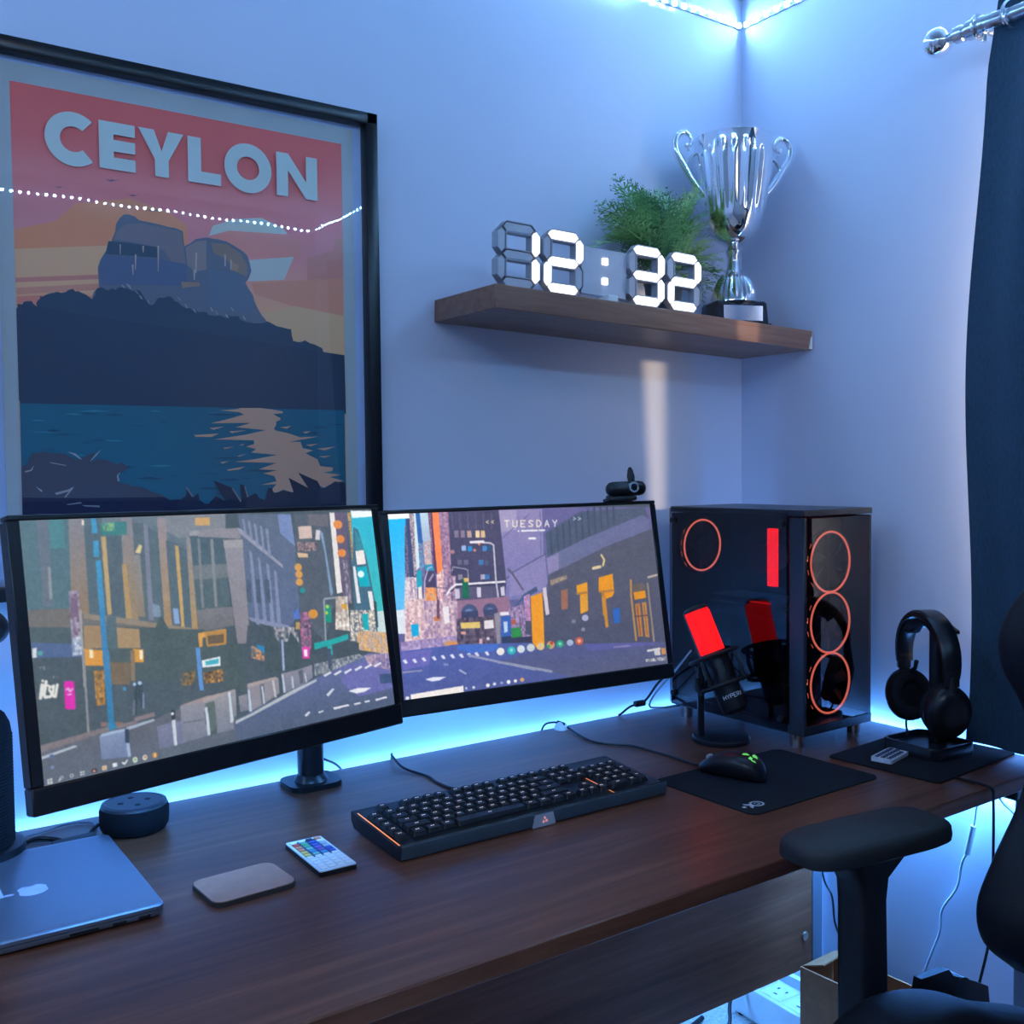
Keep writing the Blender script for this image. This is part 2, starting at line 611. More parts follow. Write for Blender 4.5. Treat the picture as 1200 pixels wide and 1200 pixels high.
poster = thing('framed_poster', 'large black framed travel poster of a rock above water at sunset', 'poster', (X0, 0, Z0))
fw = 0.024
fr_h = 0.84
for nm, c, s in (('frame_rail', (0, -0.017, fr_h - 0.011), (0.668, 0.032, 0.022)), ('frame_rail', (0, -0.017, 0.011), (0.668, 0.032, 0.022)),
                 ('frame_stile', (-0.322, -0.017, fr_h / 2), (fw, 0.032, fr_h)), ('frame_stile', (0.322, -0.017, fr_h / 2), (fw, 0.032, fr_h))):
    obj(nm, MB().box(c, s, bev=0.003), M_satin, poster)
obj('mount', MB().box((0, -0.006, fr_h / 2), (0.64, 0.006, 0.81)), pm('mount_card', (0.50, 0.62, 0.90), 0.8, var=0.02), poster, flat=True)
obj('print_sheet', MB().box((0, -0.0096, 0.425), (0.586, 0.0008, 0.770)), pm('print_paper', alb('7f93b4'), 0.8, var=0.03, scale=10), poster, flat=True)


def art_items(txt):
    for ln in txt.split('\n'):
        a, _, ex = ln.partition(' | ')
        q = a.split(' ')
        yield q[0], q[1].split('/'), [tuple(float(v) for v in w.split(',')) for w in q[2:]], [float(v) for v in ex.split()] if ex else []


def build_print():
    vs, fs, cs = [], [], []

    def poly(pts, cols):
        k = len(vs)
        y = -0.0102 - 0.00002 * len(fs)
        vs.extend((x, y, z) for x, z in pts)
        fs.append(tuple(range(k, k + len(pts))))
        cs.extend(cols if isinstance(cols, list) else [cols] * len(pts))
    AL, AR, AT, AB = -0.272, 0.271, 0.781, 0.055
    sky = [(0.0, 'bb5563'), (0.10, 'b55a69'), (0.20, 'a8667a'), (0.28, 'a26f86'), (0.36, 'a67c84'), (0.45, 'aa8578'), (0.60, 'a08a84'), (1.0, 'a08a84')]
    for (a, ca), (b, cb) in zip(sky, sky[1:]):
        za, zb = AT + (AB - AT) * a, AT + (AB - AT) * b
        A, B = alb(ca), alb(cb)
        poly([(AL, za), (AL, zb), (AR, zb), (AR, za)], [A, B, B, A])
    for kind, col, pts, ex in art_items(ART_POSTER):
        q = [(min(AR, max(AL, x / 2000)), min(AT, max(AB, z / 2000))) for x, z in pts]
        poly(q, alb(col[0]))
    # lettering
    LC = alb('8fa8c6')
    t, b = 0.7455, 0.6715
    h = t - b

    def bar(x0, x1, z0, z1):
        poly([(x0, z0), (x1, z0), (x1, z1), (x0, z1)], LC)

    def arc(cx, cz, ro, ri, a0, a1, n=28):
        o = [(cx + ro * math.cos(R(a0 + (a1 - a0) * i / n)), cz + ro * math.sin(R(a0 + (a1 - a0) * i / n))) for i in range(n + 1)]
        i_ = [(cx + ri * math.cos(R(a0 + (a1 - a0) * i / n)), cz + ri * math.sin(R(a0 + (a1 - a0) * i / n))) for i in range(n + 1)]
        for k in range(n):
            poly([o[k], o[k + 1], i_[k + 1], i_[k]], LC)
    cm = (t + b) / 2
    arc(-0.1845, cm, 0.0415, 0.0195, 48, 312)
    bar(-0.147, -0.125, b, t)
    for z in (b, cm - 0.0085, t - 0.019):
        bar(-0.126, -0.092, z, z + (0.019 if z != cm - 0.0085 else 0.018))
    poly([(-0.087, t), (-0.062, t), (-0.0505, cm + 0.004), (-0.0395, t), (-0.0145, t), (-0.0395, cm - 0.010), (-0.0395, b), (-0.0615, b), (-0.0615, cm - 0.010)], LC)
    bar(-0.008, 0.014, b, t)
    bar(0.013, 0.047, b, b + 0.019)
    arc(0.0945, cm, 0.0415, 0.0195, 0, 360, 40)
    bar(0.145, 0.166, b, t)
    bar(0.200, 0.221, b, t)
    poly([(0.145, t), (0.167, t), (0.221, b), (0.199, b)], LC)
    me = bpy.data.meshes.new('art')
    me.from_pydata(vs, [], fs)
    at = me.color_attributes.new('Col', 'FLOAT_COLOR', 'POINT')
    at.data.foreach_set('color', np.array([c + (1.0,) for c in cs], dtype=np.float32).ravel())
    me.materials.append(attr_mat('poster_print', 'Col', False, 0.75))
    link_mesh('art', me, poster)


ART_LEFT = """g 687783/4f5f63 -13,-25 508,-12 456,722 -16,594
p 52707b -6,-11 109,-5 97,358 -3,340
p 4a8288 63,-7 98,-5 95,116 59,113
p 667180 39,-9 65,-7 56,338 35,334
p 95979c 53,185 59,186 57,305 50,310
g 85848d/93795f 109,-5 144,-3 136,399 95,385
p 536570 143,-3 186,0 184,408 135,392
p c2a26c 180,76 191,77 187,392 177,393
p 53626d 192,74 229,77 219,412 187,395
g 88828a/9a8262 232,3 259,4 250,428 220,415
p b6935f 223,192 234,194 234,418 220,415
p 87858f 246,3 258,4 261,83 247,82
p 586670 259,26 290,28 284,438 253,422
g 8a8888/8c7c66 253,160 270,159 267,417 251,414
p e0c890 258,150 271,116 278,124 271,155
p 7b7f92 287,27 298,39 288,436 275,433
p 566872 297,48 322,73 314,441 288,428
p 7f92a8 287,364 306,378 308,425 287,421
g 978c93/a8875e 323,8 346,9 336,474 314,462
p 546570 340,104 370,125 362,479 333,466
p 8aa6d2 339,395 353,397 353,463 339,460
p c8a266 362,128 373,135 365,483 357,478
p 536570 372,133 392,153 384,484 366,476
g 8f8a90/b0905f 395,94 406,99 400,505 384,495
p 7f848c 345,-6 513,-4 505,99 405,95 376,100 344,68
p d0a468 425,14 466,16 464,51 423,48
p 9a9aa2 406,73 503,65 501,99 405,95
p 4d616d 405,93 506,96 496,229 405,222
p 6e757b 405,222 496,229 492,293 406,285
p 52646b 405,282 492,289 483,421 404,414
p 7c8187 425,104 432,105 423,410 416,409
g 7a7a80/6d6b6d 402,414 483,419 477,503 401,498
p 706a66 -3,340 98,352 137,393 282,456 280,480 190,437 120,416 116,489 -6,462
p 92826f 122,376 192,403 398,494 397,516 281,463 121,396
p 4b5a5f -3,405 119,430 115,496 -3,469
p 4c5a5c 115,422 476,517 461,723 104,626
p a3835e 119,423 160,431 158,519 116,516
p aa8c66 194,445 249,464 248,541 193,529
p 52666c 174,400 196,404 193,534 171,529
p 4f628f 1,463 115,496 112,549 0,521
p e6ebee 4,487 13,485 11,521 2,522
p 55a8a8 14,499 25,501 24,518 14,515
p 46525a -5,520 112,545 106,849 -8,847
n a9a3b8/7d647c 94,284 116,284 114,536 88,535 | 5
p 7a5f7a 96,311 111,314 110,387 91,387
n dfe2ea/8090b8 91,464 113,465 113,537 88,533 | 4
p e4983a 115,514 157,529 156,590 114,579
p fff0c0 127,519 135,521 134,554 126,552
p dd9a3c 229,539 255,549 252,600 226,594
p fff2d0 244,549 252,551 250,589 243,587
n c58a3c/7a5a38 132,604 156,607 151,740 130,740 | 4
p 77644e 166,579 218,592 213,680 166,667
p 8d7458 222,544 233,547 226,670 217,667
p a8a2a0 113,361 118,362 111,662 106,660
p 8f8f92 111,518 116,519 109,836 104,835
p dc9f50 399,512 476,509 475,529 410,535 407,573 398,573
p b98748 418,513 479,510 474,577 419,576
p 6b5a48 424,529 470,531 467,568 424,566
p e9eef2 401,630 453,625 451,665 401,660
p 49b0c4 410,636 448,633 446,655 411,655
p 5b8fd0 388,572 400,575 398,757 387,754
n c08a4c/55483c 402,682 454,681 470,737 401,729 | 4
n a07a4a/464f50 339,665 380,669 378,723 339,723 | 4
p 8e8a92 430,71 543,67 556,119 428,98
p 4d606b 437,107 500,117 505,226 434,221
p 70777d 434,221 505,226 502,288 429,284
p 52646b 429,286 498,286 497,416 425,412
p 84888d 460,111 469,112 461,409 453,408
g 7b7a80/6d6c70 425,412 503,417 502,500 419,506
g 5f6b80/5c6a8c 550,5 674,12 716,170 706,461 665,561 548,479 549,123
p 7688b4 671,12 713,14 716,170 672,101
p 9698aa 542,66 554,74 669,250 668,266 549,95
p 828ba6 559,26 566,30 569,105 562,92
p 828ba6 576,38 583,42 586,133 578,120
p 828ba6 593,50 600,54 602,161 594,149
p 828ba6 611,62 618,66 618,190 611,177
p 828ba6 628,74 636,79 635,219 627,206
p 8089a8 570,171 578,182 577,515 566,505
p 8089a8 594,204 601,214 600,518 589,510
p 8089a8 618,236 626,247 623,521 611,514
p 8089a8 639,269 647,280 643,524 631,518
p 4e5c72 551,302 564,307 561,411 547,405
p 4e5c72 579,305 593,311 589,416 575,410
p 4e5c72 608,309 621,315 618,421 603,415
g 92909a/858088 498,118 553,120 544,589 506,581
p a09ca2 497,118 554,120 554,158 497,156
p 848cab 544,470 666,533 667,561 553,491
p 565f6b 724,15 849,22 831,441 777,630 707,501 711,251
p 6a6870 769,17 840,21 835,80 765,71
p cdb4ac 733,75 777,74 776,134 732,135
n a58a86/605a68 723,146 790,156 785,195 724,194 | 4
p d6b694 720,198 755,207 754,225 722,221
p 7d98b8 802,86 814,112 825,407 815,422 812,204
p d0c8cc 792,94 805,99 801,145 785,143
o d29a50 718,268 | 12 18
o d29a50 718,302 | 12 18
o d29a50 716,338 | 12 17
o 2c9090 723,379 | 9 13
p e2dcda 845,13 862,14 858,408 838,413
p 665c74 862,14 903,16 889,472 857,429
o dd8c4a 870,74 | 16 22
o dd8c4a 873,147 | 15 20
o dd8c4a 872,216 | 15 20
n a09aa8/5c5870 869,253 887,255 886,468 870,465 | 4
p 4d6a80 903,16 910,16 907,292 901,291
n d6a868/8a6848 909,16 924,17 919,289 906,290 | 3
g 38b4d0/48b4ae 922,8 1017,13 1011,533 1002,688 957,678 911,249
p eaf1f2 922,8 1017,13 1014,41 924,45
p c0d2d4 974,524 1011,524 1005,689 963,679
p 4a6c82 925,91 941,105 961,255 974,517 966,663 884,645 904,291
p 3f8a9a 929,104 944,140 954,210 925,208
p e8e2de 922,212 953,209 955,280 922,281
p 20aabc 920,293 956,292 962,396 922,391
o d8f0f2 932,329 | 12 17
p dcdce0 906,287 915,288 919,473 905,471
p e2e0e0 949,418 965,420 970,564 954,566
p 3f5560 966,468 977,475 973,604 964,602
n ece6e0/a89a90 833,425 873,431 869,601 818,582 | 6
p d8a040 848,461 868,473 867,498 849,486
n e8dcc8/6a7080 878,500 965,516 963,679 865,649 | 4
p 22a8b4 918,529 940,528 937,610 919,606
n d8a868/b0a0a0 900,606 1010,638 1003,749 880,694 | 4
p 49545e 541,508 670,558 707,501 777,630 895,664 888,739 712,727 519,678
n b8b0b8/5a6470 618,531 695,547 692,619 618,594 | 5
n b06a90/5c5c70 706,485 746,476 729,659 697,668 | 5
p d848a8 700,640 725,646 721,699 699,696
p f0e0ee 705,654 716,656 715,688 705,687
o cf9040 749,495 | 16 22
p 5573c0 685,473 705,461 705,509 685,509
p b8925a 690,522 703,525 701,558 688,555
p 22907c 787,459 812,463 809,547 783,542
o a8c850 800,469 | 6 9
o a8c850 794,498 | 6 9
p 8a98a4 788,434 794,425 833,427 832,435 794,435 783,639 778,638
p 2ca4a4 742,632 798,628 861,613 860,640 800,653 740,663
p 34a8aa 784,656 800,655 799,700 784,698
p 2d80b4 561,597 583,611 583,642 563,636
n d0906a/50606a 545,593 580,640 580,679 541,653 | 4
g 646ea0/4b5868 1036,753 927,723 717,801 398,942 357,1000 353,1055 1011,1085
p 6a6ca8 837,763 1028,760 1020,914 872,923 818,841
n b49aa8/7c74a4 908,731 1023,741 1018,836 922,785 | 5
p b4bac2 398,942 523,894 648,832 734,800 736,810 525,905 409,952
p d6d6e0 759,788 784,777 789,785 764,798
p d6d6e0 794,792 819,780 824,788 799,801
p d6d6e0 830,793 855,781 860,789 835,803
p d6d6e0 867,789 892,777 898,786 872,799
p d6d6e0 903,789 929,777 935,785 908,798
p d6d6e0 937,789 964,777 970,785 943,799
p e4e4ec 837,886 873,881 920,893 895,906 866,906
p ccd0dc 761,882 784,858 792,863 768,892
p ccd0dc 683,954 699,940 704,946 689,962
p c4c8d4 727,952 745,949 747,956 731,960
p d8dae2 779,948 832,947 836,957 782,958
p d8dae2 851,951 875,950 876,959 854,959
p d8dae2 889,951 908,950 910,958 892,959
p d8dae2 929,952 972,951 974,960 931,961
p 43567a 955,836 1000,844 999,891 955,883
p 8e8a94 520,766 563,769 608,756 616,765 613,831 563,866 519,886
p a89a9a 522,763 606,755 613,765 562,774 524,782
p 686a78 557,776 570,774 567,863 555,867
p b9c4d8 561,785 566,786 567,863 562,865
p b9c4d8 520,788 526,790 526,885 518,886
p c2c2ca 595,768 601,767 603,847 598,848
g 8c8a98/74788c 625,745 680,741 726,731 724,791 682,819 627,835
p b9c4d8 627,749 632,750 633,833 626,833
p b9c4d8 656,768 661,767 661,821 655,821
p b9c4d8 698,764 702,763 704,805 700,807
p 5d6370 679,747 694,743 693,806 681,807
n a4a8b0/606a78 734,729 890,718 907,739 759,784 730,784 | 5
p 4c5a70 783,668 796,671 788,766 779,763
p 4a585a 307,418 285,478 261,676 337,697 326,486
p 4a585a 489,532 469,610 449,761 513,794 518,758 507,603
p 46545a 605,517 584,622 574,727 626,733 628,600
p 46545a 669,562 650,637 640,729 686,733 690,614
p 96a8cc 637,594 644,596 638,736 631,734
g 62636f/5a6474 -6,860 150,837 271,832 343,809 485,794 468,1033 -14,1021
p 807478 -5,849 131,830 220,826 222,837 130,849 -6,876
p bcc6d4 -2,890 74,873 80,880 1,900
p aab6c8 194,845 262,833 263,842 198,857
p 8c6a60 136,806 187,822 185,835 137,823
p 88787c 213,814 264,806 267,824 216,830
p a08c8c 334,800 400,783 486,779 485,794 398,805 336,814
g 8494b8/6c7ca0 130,860 137,851 196,849 197,961 130,949
p a8bad8 130,860 138,850 194,848 194,859 139,861
p 34425a 190,850 200,854 198,907 188,904
p a0b4d4 190,908 198,907 198,962 191,962
g 7c809c/6e7490 268,866 306,861 337,864 335,956 268,959
g 8e8d98/777c90 332,802 393,805 394,948 329,954
p 60646f 336,871 391,875 391,879 336,876
g 908e98/7a7f92 424,807 479,810 469,945 422,947
p 4b585c 394,803 424,805 422,949 394,947
p d2d8e0 306,833 316,836 314,959 306,959
p 2f3a44 307,812 318,812 316,854 306,853
o e8ecf0 310,828 | 4 6
p c8d2e0 397,813 404,814 403,948 396,946
p b8c4d8 396,830 403,831 402,948 395,949
p b9c4d8 464,780 472,781 469,915 461,915
g 9a979c/7a8090 394,796 486,779 481,889 423,915 391,839
p a99c9c 395,789 487,775 471,789 393,807
p 5c6a6a 398,812 424,809 423,915 398,942
p c8d2e0 464,784 471,782 470,915 462,916
p c8d2e0 396,830 403,828 404,945 397,945
g 8e8a94/767a8c 492,810 517,806 518,878 492,878
p 3f98c8 161,-2 172,-1 173,62 160,61
p 3f98c8 161,92 173,93 171,158 158,157
g 3f98c8/3c78b0 162,171 174,172 169,603 155,600
g 3f82b8/2d78a8 157,529 172,533 167,843 153,841
p 2f7fae 151,817 169,817 172,841 154,845
p 3a7c7c 182,22 245,19 243,74 179,73
n 8ab878/3f8078 186,24 215,23 215,56 187,56 | 3
p f6ead0 139,7 144,8 143,28 138,28
p 36444f 225,683 235,672 243,690 242,785 235,783 231,733 221,806 215,804
o aac4e4 224,682 | 4 7
o aac4e4 237,681 | 5 8
p 6a6f80 217,743 222,744 217,805 212,803
p 7888a8 242,716 245,731 242,785 237,784
o 3f88b8 199,693 | 4 8
l f2eee6 17,627 11,674 | 7.3
o f2eee6 19,612 | 3 5
l f2eee6 26,617 19,666 21,674 25,674 | 6.8
l f2eee6 23,632 31,633 | 4.4
l f2eee6 38,639 32,639 31,652 35,661 33,675 28,675 | 5.4
l f2eee6 41,637 37,671 40,677 43,673 | 5.9
l f2eee6 49,635 43,678 | 5.9
p ea1fb2 64,629 67,626 84,631 86,635 84,735 81,738 63,733 61,728
l f0b8e4 67,659 72,655 75,668 81,660 | 3.9
l f0b8e4 70,679 77,679 | 3.4
n 9aa2a4/4c5a5c 14,560 27,557 27,573 14,573 | 4
n 9aa2a4/4c5a5c 41,598 52,602 52,612 42,607 | 4
p 55699c 18,888 27,890 27,904 18,902
o 7688b8 22,936 | 4 7
p f2f2f2 9,977 19,975 19,995 9,994
l 5c6674 14,974 14,996 | 1
l 5c6674 8,985 19,985 | 1
r f2f2f2 39,981 | 4 5 0.4444444444444444
l f2f2f2 37,985 33,992 | 2.4
r f2f2f2 61,983 | 4 7 0.45454545454545453
p dde0e4 80,976 89,976 89,990 80,990
l 606a78 80,983 89,983 | 1.5
l 606a78 85,976 85,991 | 1.5
p 502022 106,977 117,976 117,991 106,990
o e0c0a8 111,985 | 3 4
p e8cfae 129,974 140,974 140,990 129,990
p d89a60 132,978 137,979 137,987 132,987
p eef0f2 154,972 164,973 164,988 154,987
l e8eaec 177,978 181,985 188,974 | 3.9
o dfe8e2 207,978 | 6 11
o 8ab070 207,978 | 3 6
o e8d8cc 231,978 | 6 11
o c07a50 232,977 | 3 5
p d8923c 250,967 261,967 261,988 250,988
l fff0d0 256,969 256,986 | 2.0"""
ART_RIGHT = """g 6a6498/5a5f8c -13,-28 1090,24 1012,1173 -48,942
g 20b4f2/6cb8e8 -5,-14 84,-8 48,411 32,548 -10,542
p f0f5f7 -5,-14 78,-12 74,27 0,30
p d4dbe4 0,522 34,520 26,651 -3,646
p 3f4d74 59,30 76,27 76,352 43,348 46,201
n d0bcb8/6a5c7c 72,-5 88,-4 80,345 70,344 | 3
n 9a8098/3c4468 53,75 59,61 55,356 39,368 | 3
p cfe0e6 87,-4 95,-4 94,291 80,317
p 3566ac 94,-4 108,-3 109,172 94,170
n 5aa0c8/806a90 94,167 110,168 105,348 90,347 | 4
g bcd4e2/a8b8d0 108,-3 138,-1 136,167 110,168
n d8b0a0/a8a8c0 110,165 137,160 133,288 109,289 | 4
p 5c3a5c 136,-1 150,0 148,353 137,295
n b48aa0/6a4868 140,-1 145,0 139,289 133,288 | 3
p f48850 150,-4 173,-2 169,342 148,350
n b490a4/8c6c90 172,-2 208,0 201,388 175,385 171,271 | 5
g 504a66/494766 207,-4 388,3 392,412 387,522 200,499 196,388
p 605c7c 216,8 220,8 220,99 215,99
p 605c7c 244,10 248,10 247,101 242,101
p 605c7c 272,12 277,12 275,103 269,103
p 605c7c 301,13 305,14 302,105 297,105
p 605c7c 329,15 334,16 330,108 324,107
p 605c7c 358,17 363,18 358,110 352,109
p 867890 221,108 236,108 235,147 220,148
p 8e7c90 244,110 258,110 258,149 242,150
p b89c90 266,112 281,112 281,151 265,152
p ecd0a4 296,114 311,114 310,154 295,155
p dcb884 316,116 330,116 330,155 314,156
p 9ab4e0 242,195 257,195 257,223 241,224
p 2f88c8 263,201 279,201 278,228 262,230
p 4f88c8 316,204 332,204 331,232 315,233
p 33587c 333,204 349,204 348,232 332,233
p 3f78b0 298,281 314,281 313,308 297,310
p 50587c 318,286 334,287 333,314 317,315
p 3f78b8 315,365 331,365 330,393 314,394
p 6c6884 223,273 238,273 237,300 222,301
p 6c6884 245,275 261,275 260,303 244,304
p 8c8498 220,355 235,355 235,383 219,384
p a8a0b8 299,364 315,365 314,392 298,393
o d88a60 305,191 | 5 8
o c48a80 287,225 | 6 8
o b07c84 208,226 | 8 11
g 9488b4/7a78b0 388,0 553,7 546,174 528,519 378,520 391,412
p a89cc0 390,4 455,5 447,121 391,131
l 6c6c96 389,168 501,34 | 3.4
l 5d5c84 391,397 550,273 | 4.4
l 6a6480 403,347 462,480 | 9.7
n e8dcd8/a890ac 40,348 77,352 72,554 26,547 | 4
p 28a4b8 80,319 96,316 94,403 76,418
p ecdfd8 80,409 92,403 89,557 75,555
p 2b93b8 109,289 138,287 138,327 109,321
p 4c4464 109,321 140,324 141,416 106,412
l a498b0 119,378 134,345 | 5.8
n ef9048/c8a080 105,412 141,416 137,529 96,523 | 5
n f0d8c8/c890a0 146,346 171,317 174,527 140,543 | 5
l cdb8d0 92,557 104,376 119,308 132,302 | 3.4
n c8a8bc/7c6488 169,356 211,361 204,588 152,566 | 5
l e8e2ea 176,457 189,430 208,409 385,415 | 6.3
l 3a3850 190,444 209,424 379,427 | 4.4
l d8d2de 204,432 351,433 | 2.9
l 9a90a8 253,438 346,501 | 3.9
l 786880 134,416 182,425 | 2.9
p 5a5674 205,425 355,431 356,503 205,496
p c8c0d4 204,432 220,434 219,487 203,489
p d0c8dc 281,435 296,435 294,491 280,491
p ccc4d8 366,446 381,440 380,495 366,493
p 1f6a50 233,378 253,379 252,488 228,489
p dcb474 238,377 256,377 256,399 239,399
l aaa4b8 201,331 205,310 247,326 256,334 255,374 | 2.9
l c4becc 315,182 347,190 357,202 353,393 355,495 | 5.8
p efe4ec 271,171 323,171 326,188 273,185
p 94708a 204,499 391,500 411,664 199,673
o 4a5478 248,567 | 28 44
o 6a84b0 245,573 | 16 24
o 4a5478 321,570 | 26 41
o 6c82ac 321,574 | 13 20
p 3f4468 219,562 278,564 276,628 217,626
p 454a6c 298,563 349,564 347,632 297,628
n e6d2cc/c09aa8 34,474 101,470 108,722 18,720 | 5
p 1ca4d4 45,605 70,605 68,667 45,670
n d8bcc0/9c82a4 96,483 209,499 198,753 81,738 | 6
p c87c4a 123,577 148,575 143,599 124,599
l 6a4a60 143,490 138,581 | 8.7
p e8e0e4 156,527 177,523 176,615 158,619
n b09ac0/8c7cac 7,691 198,689 193,766 6,759 | 5
n 6a5c70/4a4458 200,597 349,602 341,764 194,748 | 6
p dcc070 213,622 281,627 280,661 213,654
p d8a090 211,670 228,673 227,688 211,685
p ded6d8 296,623 329,623 329,669 294,669
o cfc4d8 304,725 | 6 9
p d8a8b0 273,720 284,722 282,750 271,748
n a890b8/705e80 389,568 492,539 474,802 384,786 | 5
p 8f8a98 334,589 355,585 346,765 334,763
p 3a62b0 357,607 393,609 388,723 353,723
p bcd0ec 365,641 380,640 377,698 364,703
p e0dce4 356,585 388,586 388,606 356,604
p 303c5c 353,723 388,723 387,779 352,777
p 2f8c48 391,682 426,680 426,743 391,745
o b05a4a 402,647 | 9 15
p 3c3c58 388,736 483,738 479,803 386,786
p c09474 150,719 161,711 194,718 199,742 197,758 151,755
p d88a50 165,725 196,727 197,745 166,743
g 5260a4/50588c 1,741 195,738 481,778 1024,830 1051,1177 -13,1060
p 486cc0 195,741 339,758 339,796 245,797 193,766
p 6a68b0 7,745 106,750 93,831 6,841
p d4d4e8 7,790 17,785 24,807 15,809
p d4d4e8 38,792 48,787 55,809 46,812
p d4d4e8 69,790 79,785 86,807 77,809
p d4d4e8 103,791 114,786 120,808 112,811
p d4d4e8 134,790 144,785 151,807 142,809
p d4d4e8 165,791 176,786 183,809 174,811
p d4d4e8 196,794 207,789 214,812 205,814
p d4d4e8 224,796 235,791 241,814 232,816
p d4d4e8 250,796 261,791 268,814 258,816
p d4d4e8 286,798 297,793 304,816 295,819
l 8f94b4 231,805 461,928 | 7.3
p 7e88b8 141,831 158,835 157,847 140,844
p d8d8ea 75,904 102,898 147,905 123,919 97,920
l a0a8c8 195,879 214,902 | 5.8
l 8c8ca8 5,853 66,855 | 4.8
p e8e1dd 23,974 201,965 201,1000 24,1009
o d8dae0 12,991 | 6 10
o b8bccc 211,981 | 4 7
o d0d2da 237,982 | 5 8
o ece6dc 287,981 | 7 10
o dcdee8 311,979 | 6 8
o 98a4c8 337,978 | 5 8
o eef0f4 362,978 | 7 11
o ece4d8 387,978 | 6 9
o d8a070 412,976 | 8 11
p 505a72 557,148 587,122 701,32 977,20 989,98 960,79 804,160 555,293
p 444e60 572,141 581,135 577,274 569,279
p 444e60 598,122 606,116 603,259 595,264
p 444e60 624,103 632,97 629,244 621,249
p 444e60 650,84 659,78 654,228 647,233
p 444e60 677,64 685,58 681,213 673,218
p 444e60 703,45 712,39 707,197 699,202
p 444e60 730,25 739,19 734,181 725,186
p 444e60 757,5 766,-1 760,165 752,170
p 444e60 784,-15 793,-21 787,149 779,154
p 444e60 812,-35 821,-42 815,133 806,138
p 444e60 840,-56 849,-62 842,117 834,122
g 6c719c/6a6e90 551,293 723,190 961,70 989,98 988,175 797,249 551,397
p 8c84b0 551,299 598,272 594,368 551,391
g 58596a/525568 551,397 797,249 989,162 1015,143 1038,742 1036,910 507,814
g 55566a/4c5068 456,512 1017,555 1019,893 540,791 442,720
l e6d0a0 731,377 760,371 | 10.2
l e0c890 770,302 780,332 772,364 | 8.2
p 8a7a78 554,427 621,404 624,428 555,461
n c0a884/7a6c70 557,432 620,410 621,424 557,453 | 3
p 8c84b4 404,378 545,275 545,442 531,472 457,494 396,501
l 585a80 415,367 550,271 | 4.1
l 5f5a78 415,371 449,469 | 7.2
l 6c6c98 544,18 531,273 | 3.6
p 46587c 452,493 501,456 504,484 434,537 401,579
p f09c20 475,512 520,494 516,628 507,814 484,825 464,775
p d8ccd8 523,471 537,465 539,623 525,629
n c890c0/a080a8 449,508 472,496 467,651 447,648 | 5
p 9c6a58 593,492 620,488 613,603 587,607
p eda024 656,471 701,457 692,627 660,642 666,526 655,524
l b07838 655,520 696,518 | 7.2
p f49c18 749,435 808,419 806,533 796,556 767,568 758,526 743,516
l b87a40 748,521 802,520 | 8.2
l c08030 759,526 755,656 | 11.2
p cf8c30 752,552 769,547 767,734 755,739
p e8a030 667,541 696,529 691,617 671,634
o b0b0d0 677,667 | 13 19
o 8f8c9c 664,733 | 8 11
o 7c7c90 630,680 | 9 12
p 2a66be 793,632 822,626 817,716 790,718
l b88c50 881,470 875,569 875,830 | 9.2
l 9c8c78 951,496 950,851 | 7.2
l c4b4a0 957,459 1002,447 | 7.2
p f0981c 886,543 938,538 937,584 888,589
p 6c6058 887,493 933,491 938,538 886,543
p c08038 887,614 909,612 906,815 887,813
p c88a40 917,610 936,610 933,828 916,818
l 8a3a40 896,631 896,805 | 3.1
l 8a4a40 925,627 925,810 | 3.1
l 604848 880,690 935,691 | 4.1
g 545a8c/575c78 540,800 666,817 1009,866 1027,1020 661,1035 524,954 333,862
p 5c5ea0 666,820 956,861 955,877 674,863
l 8c84b0 779,858 846,862 | 5.1
l 9096ae 333,861 524,952 | 8.2
l dcd8d6 919,906 971,902 | 7.7
p d8d4d2 945,913 971,901 971,941 947,940
p e09450 977,900 996,901 995,940 977,940
n e0dcdc/60657c 905,956 993,955 993,978 907,972 | 3
o e4e0da 344,804 | 14 21
o 2fb4b4 384,806 | 15 23
o 8ad8d8 384,803 | 6 10
o d4dcde 419,804 | 14 22
o c8d0d0 456,803 | 15 22
o dcc08a 493,802 | 14 22
o c8a070 532,801 | 15 23
o b8503c 536,790 | 7 11
o 38a06c 523,808 | 7 10
o 2f9c80 568,801 | 15 22
o 7cd0b0 568,801 | 7 9
o a8b4d4 607,801 | 13 18
o c8604c 644,798 | 16 24
o f0b090 644,798 | 7 11
l f0e4d4 407,65 423,66 | 4.2
l f0e4d4 415,66 413,102 | 4.2
l f0e4d4 437,67 435,96 439,103 446,104 451,97 453,68 | 4.2
l f0e4d4 483,70 467,69 465,105 480,106 | 4.2
l f0e4d4 466,87 478,88 | 4.2
l f0e4d4 513,75 502,71 497,80 511,98 506,107 495,104 | 4.2
l f0e4d4 528,72 538,73 543,88 542,97 535,109 526,109 528,72 | 4.2
l e4e0e4 557,110 567,75 573,112 | 4.2
l e4e0e4 561,98 570,99 | 4.2
l e4e0e4 590,76 597,95 606,77 | 4.2
l e4e0e4 597,95 596,113 | 4.2
l f0f0f0 453,129 455,129 | 5.2
l f0f0f0 467,129 525,131 | 5.5
l e8e4ec 533,132 554,132 | 5.5
l f0f0f4 492,176 515,177 | 7.1
l c8b898 347,61 338,68 346,76 | 3.5
l c8b898 366,62 357,69 365,77 | 3.5
l aab8c8 673,64 682,72 672,80 | 3.5
l aab8c8 693,66 703,74 692,81 | 3.5"""
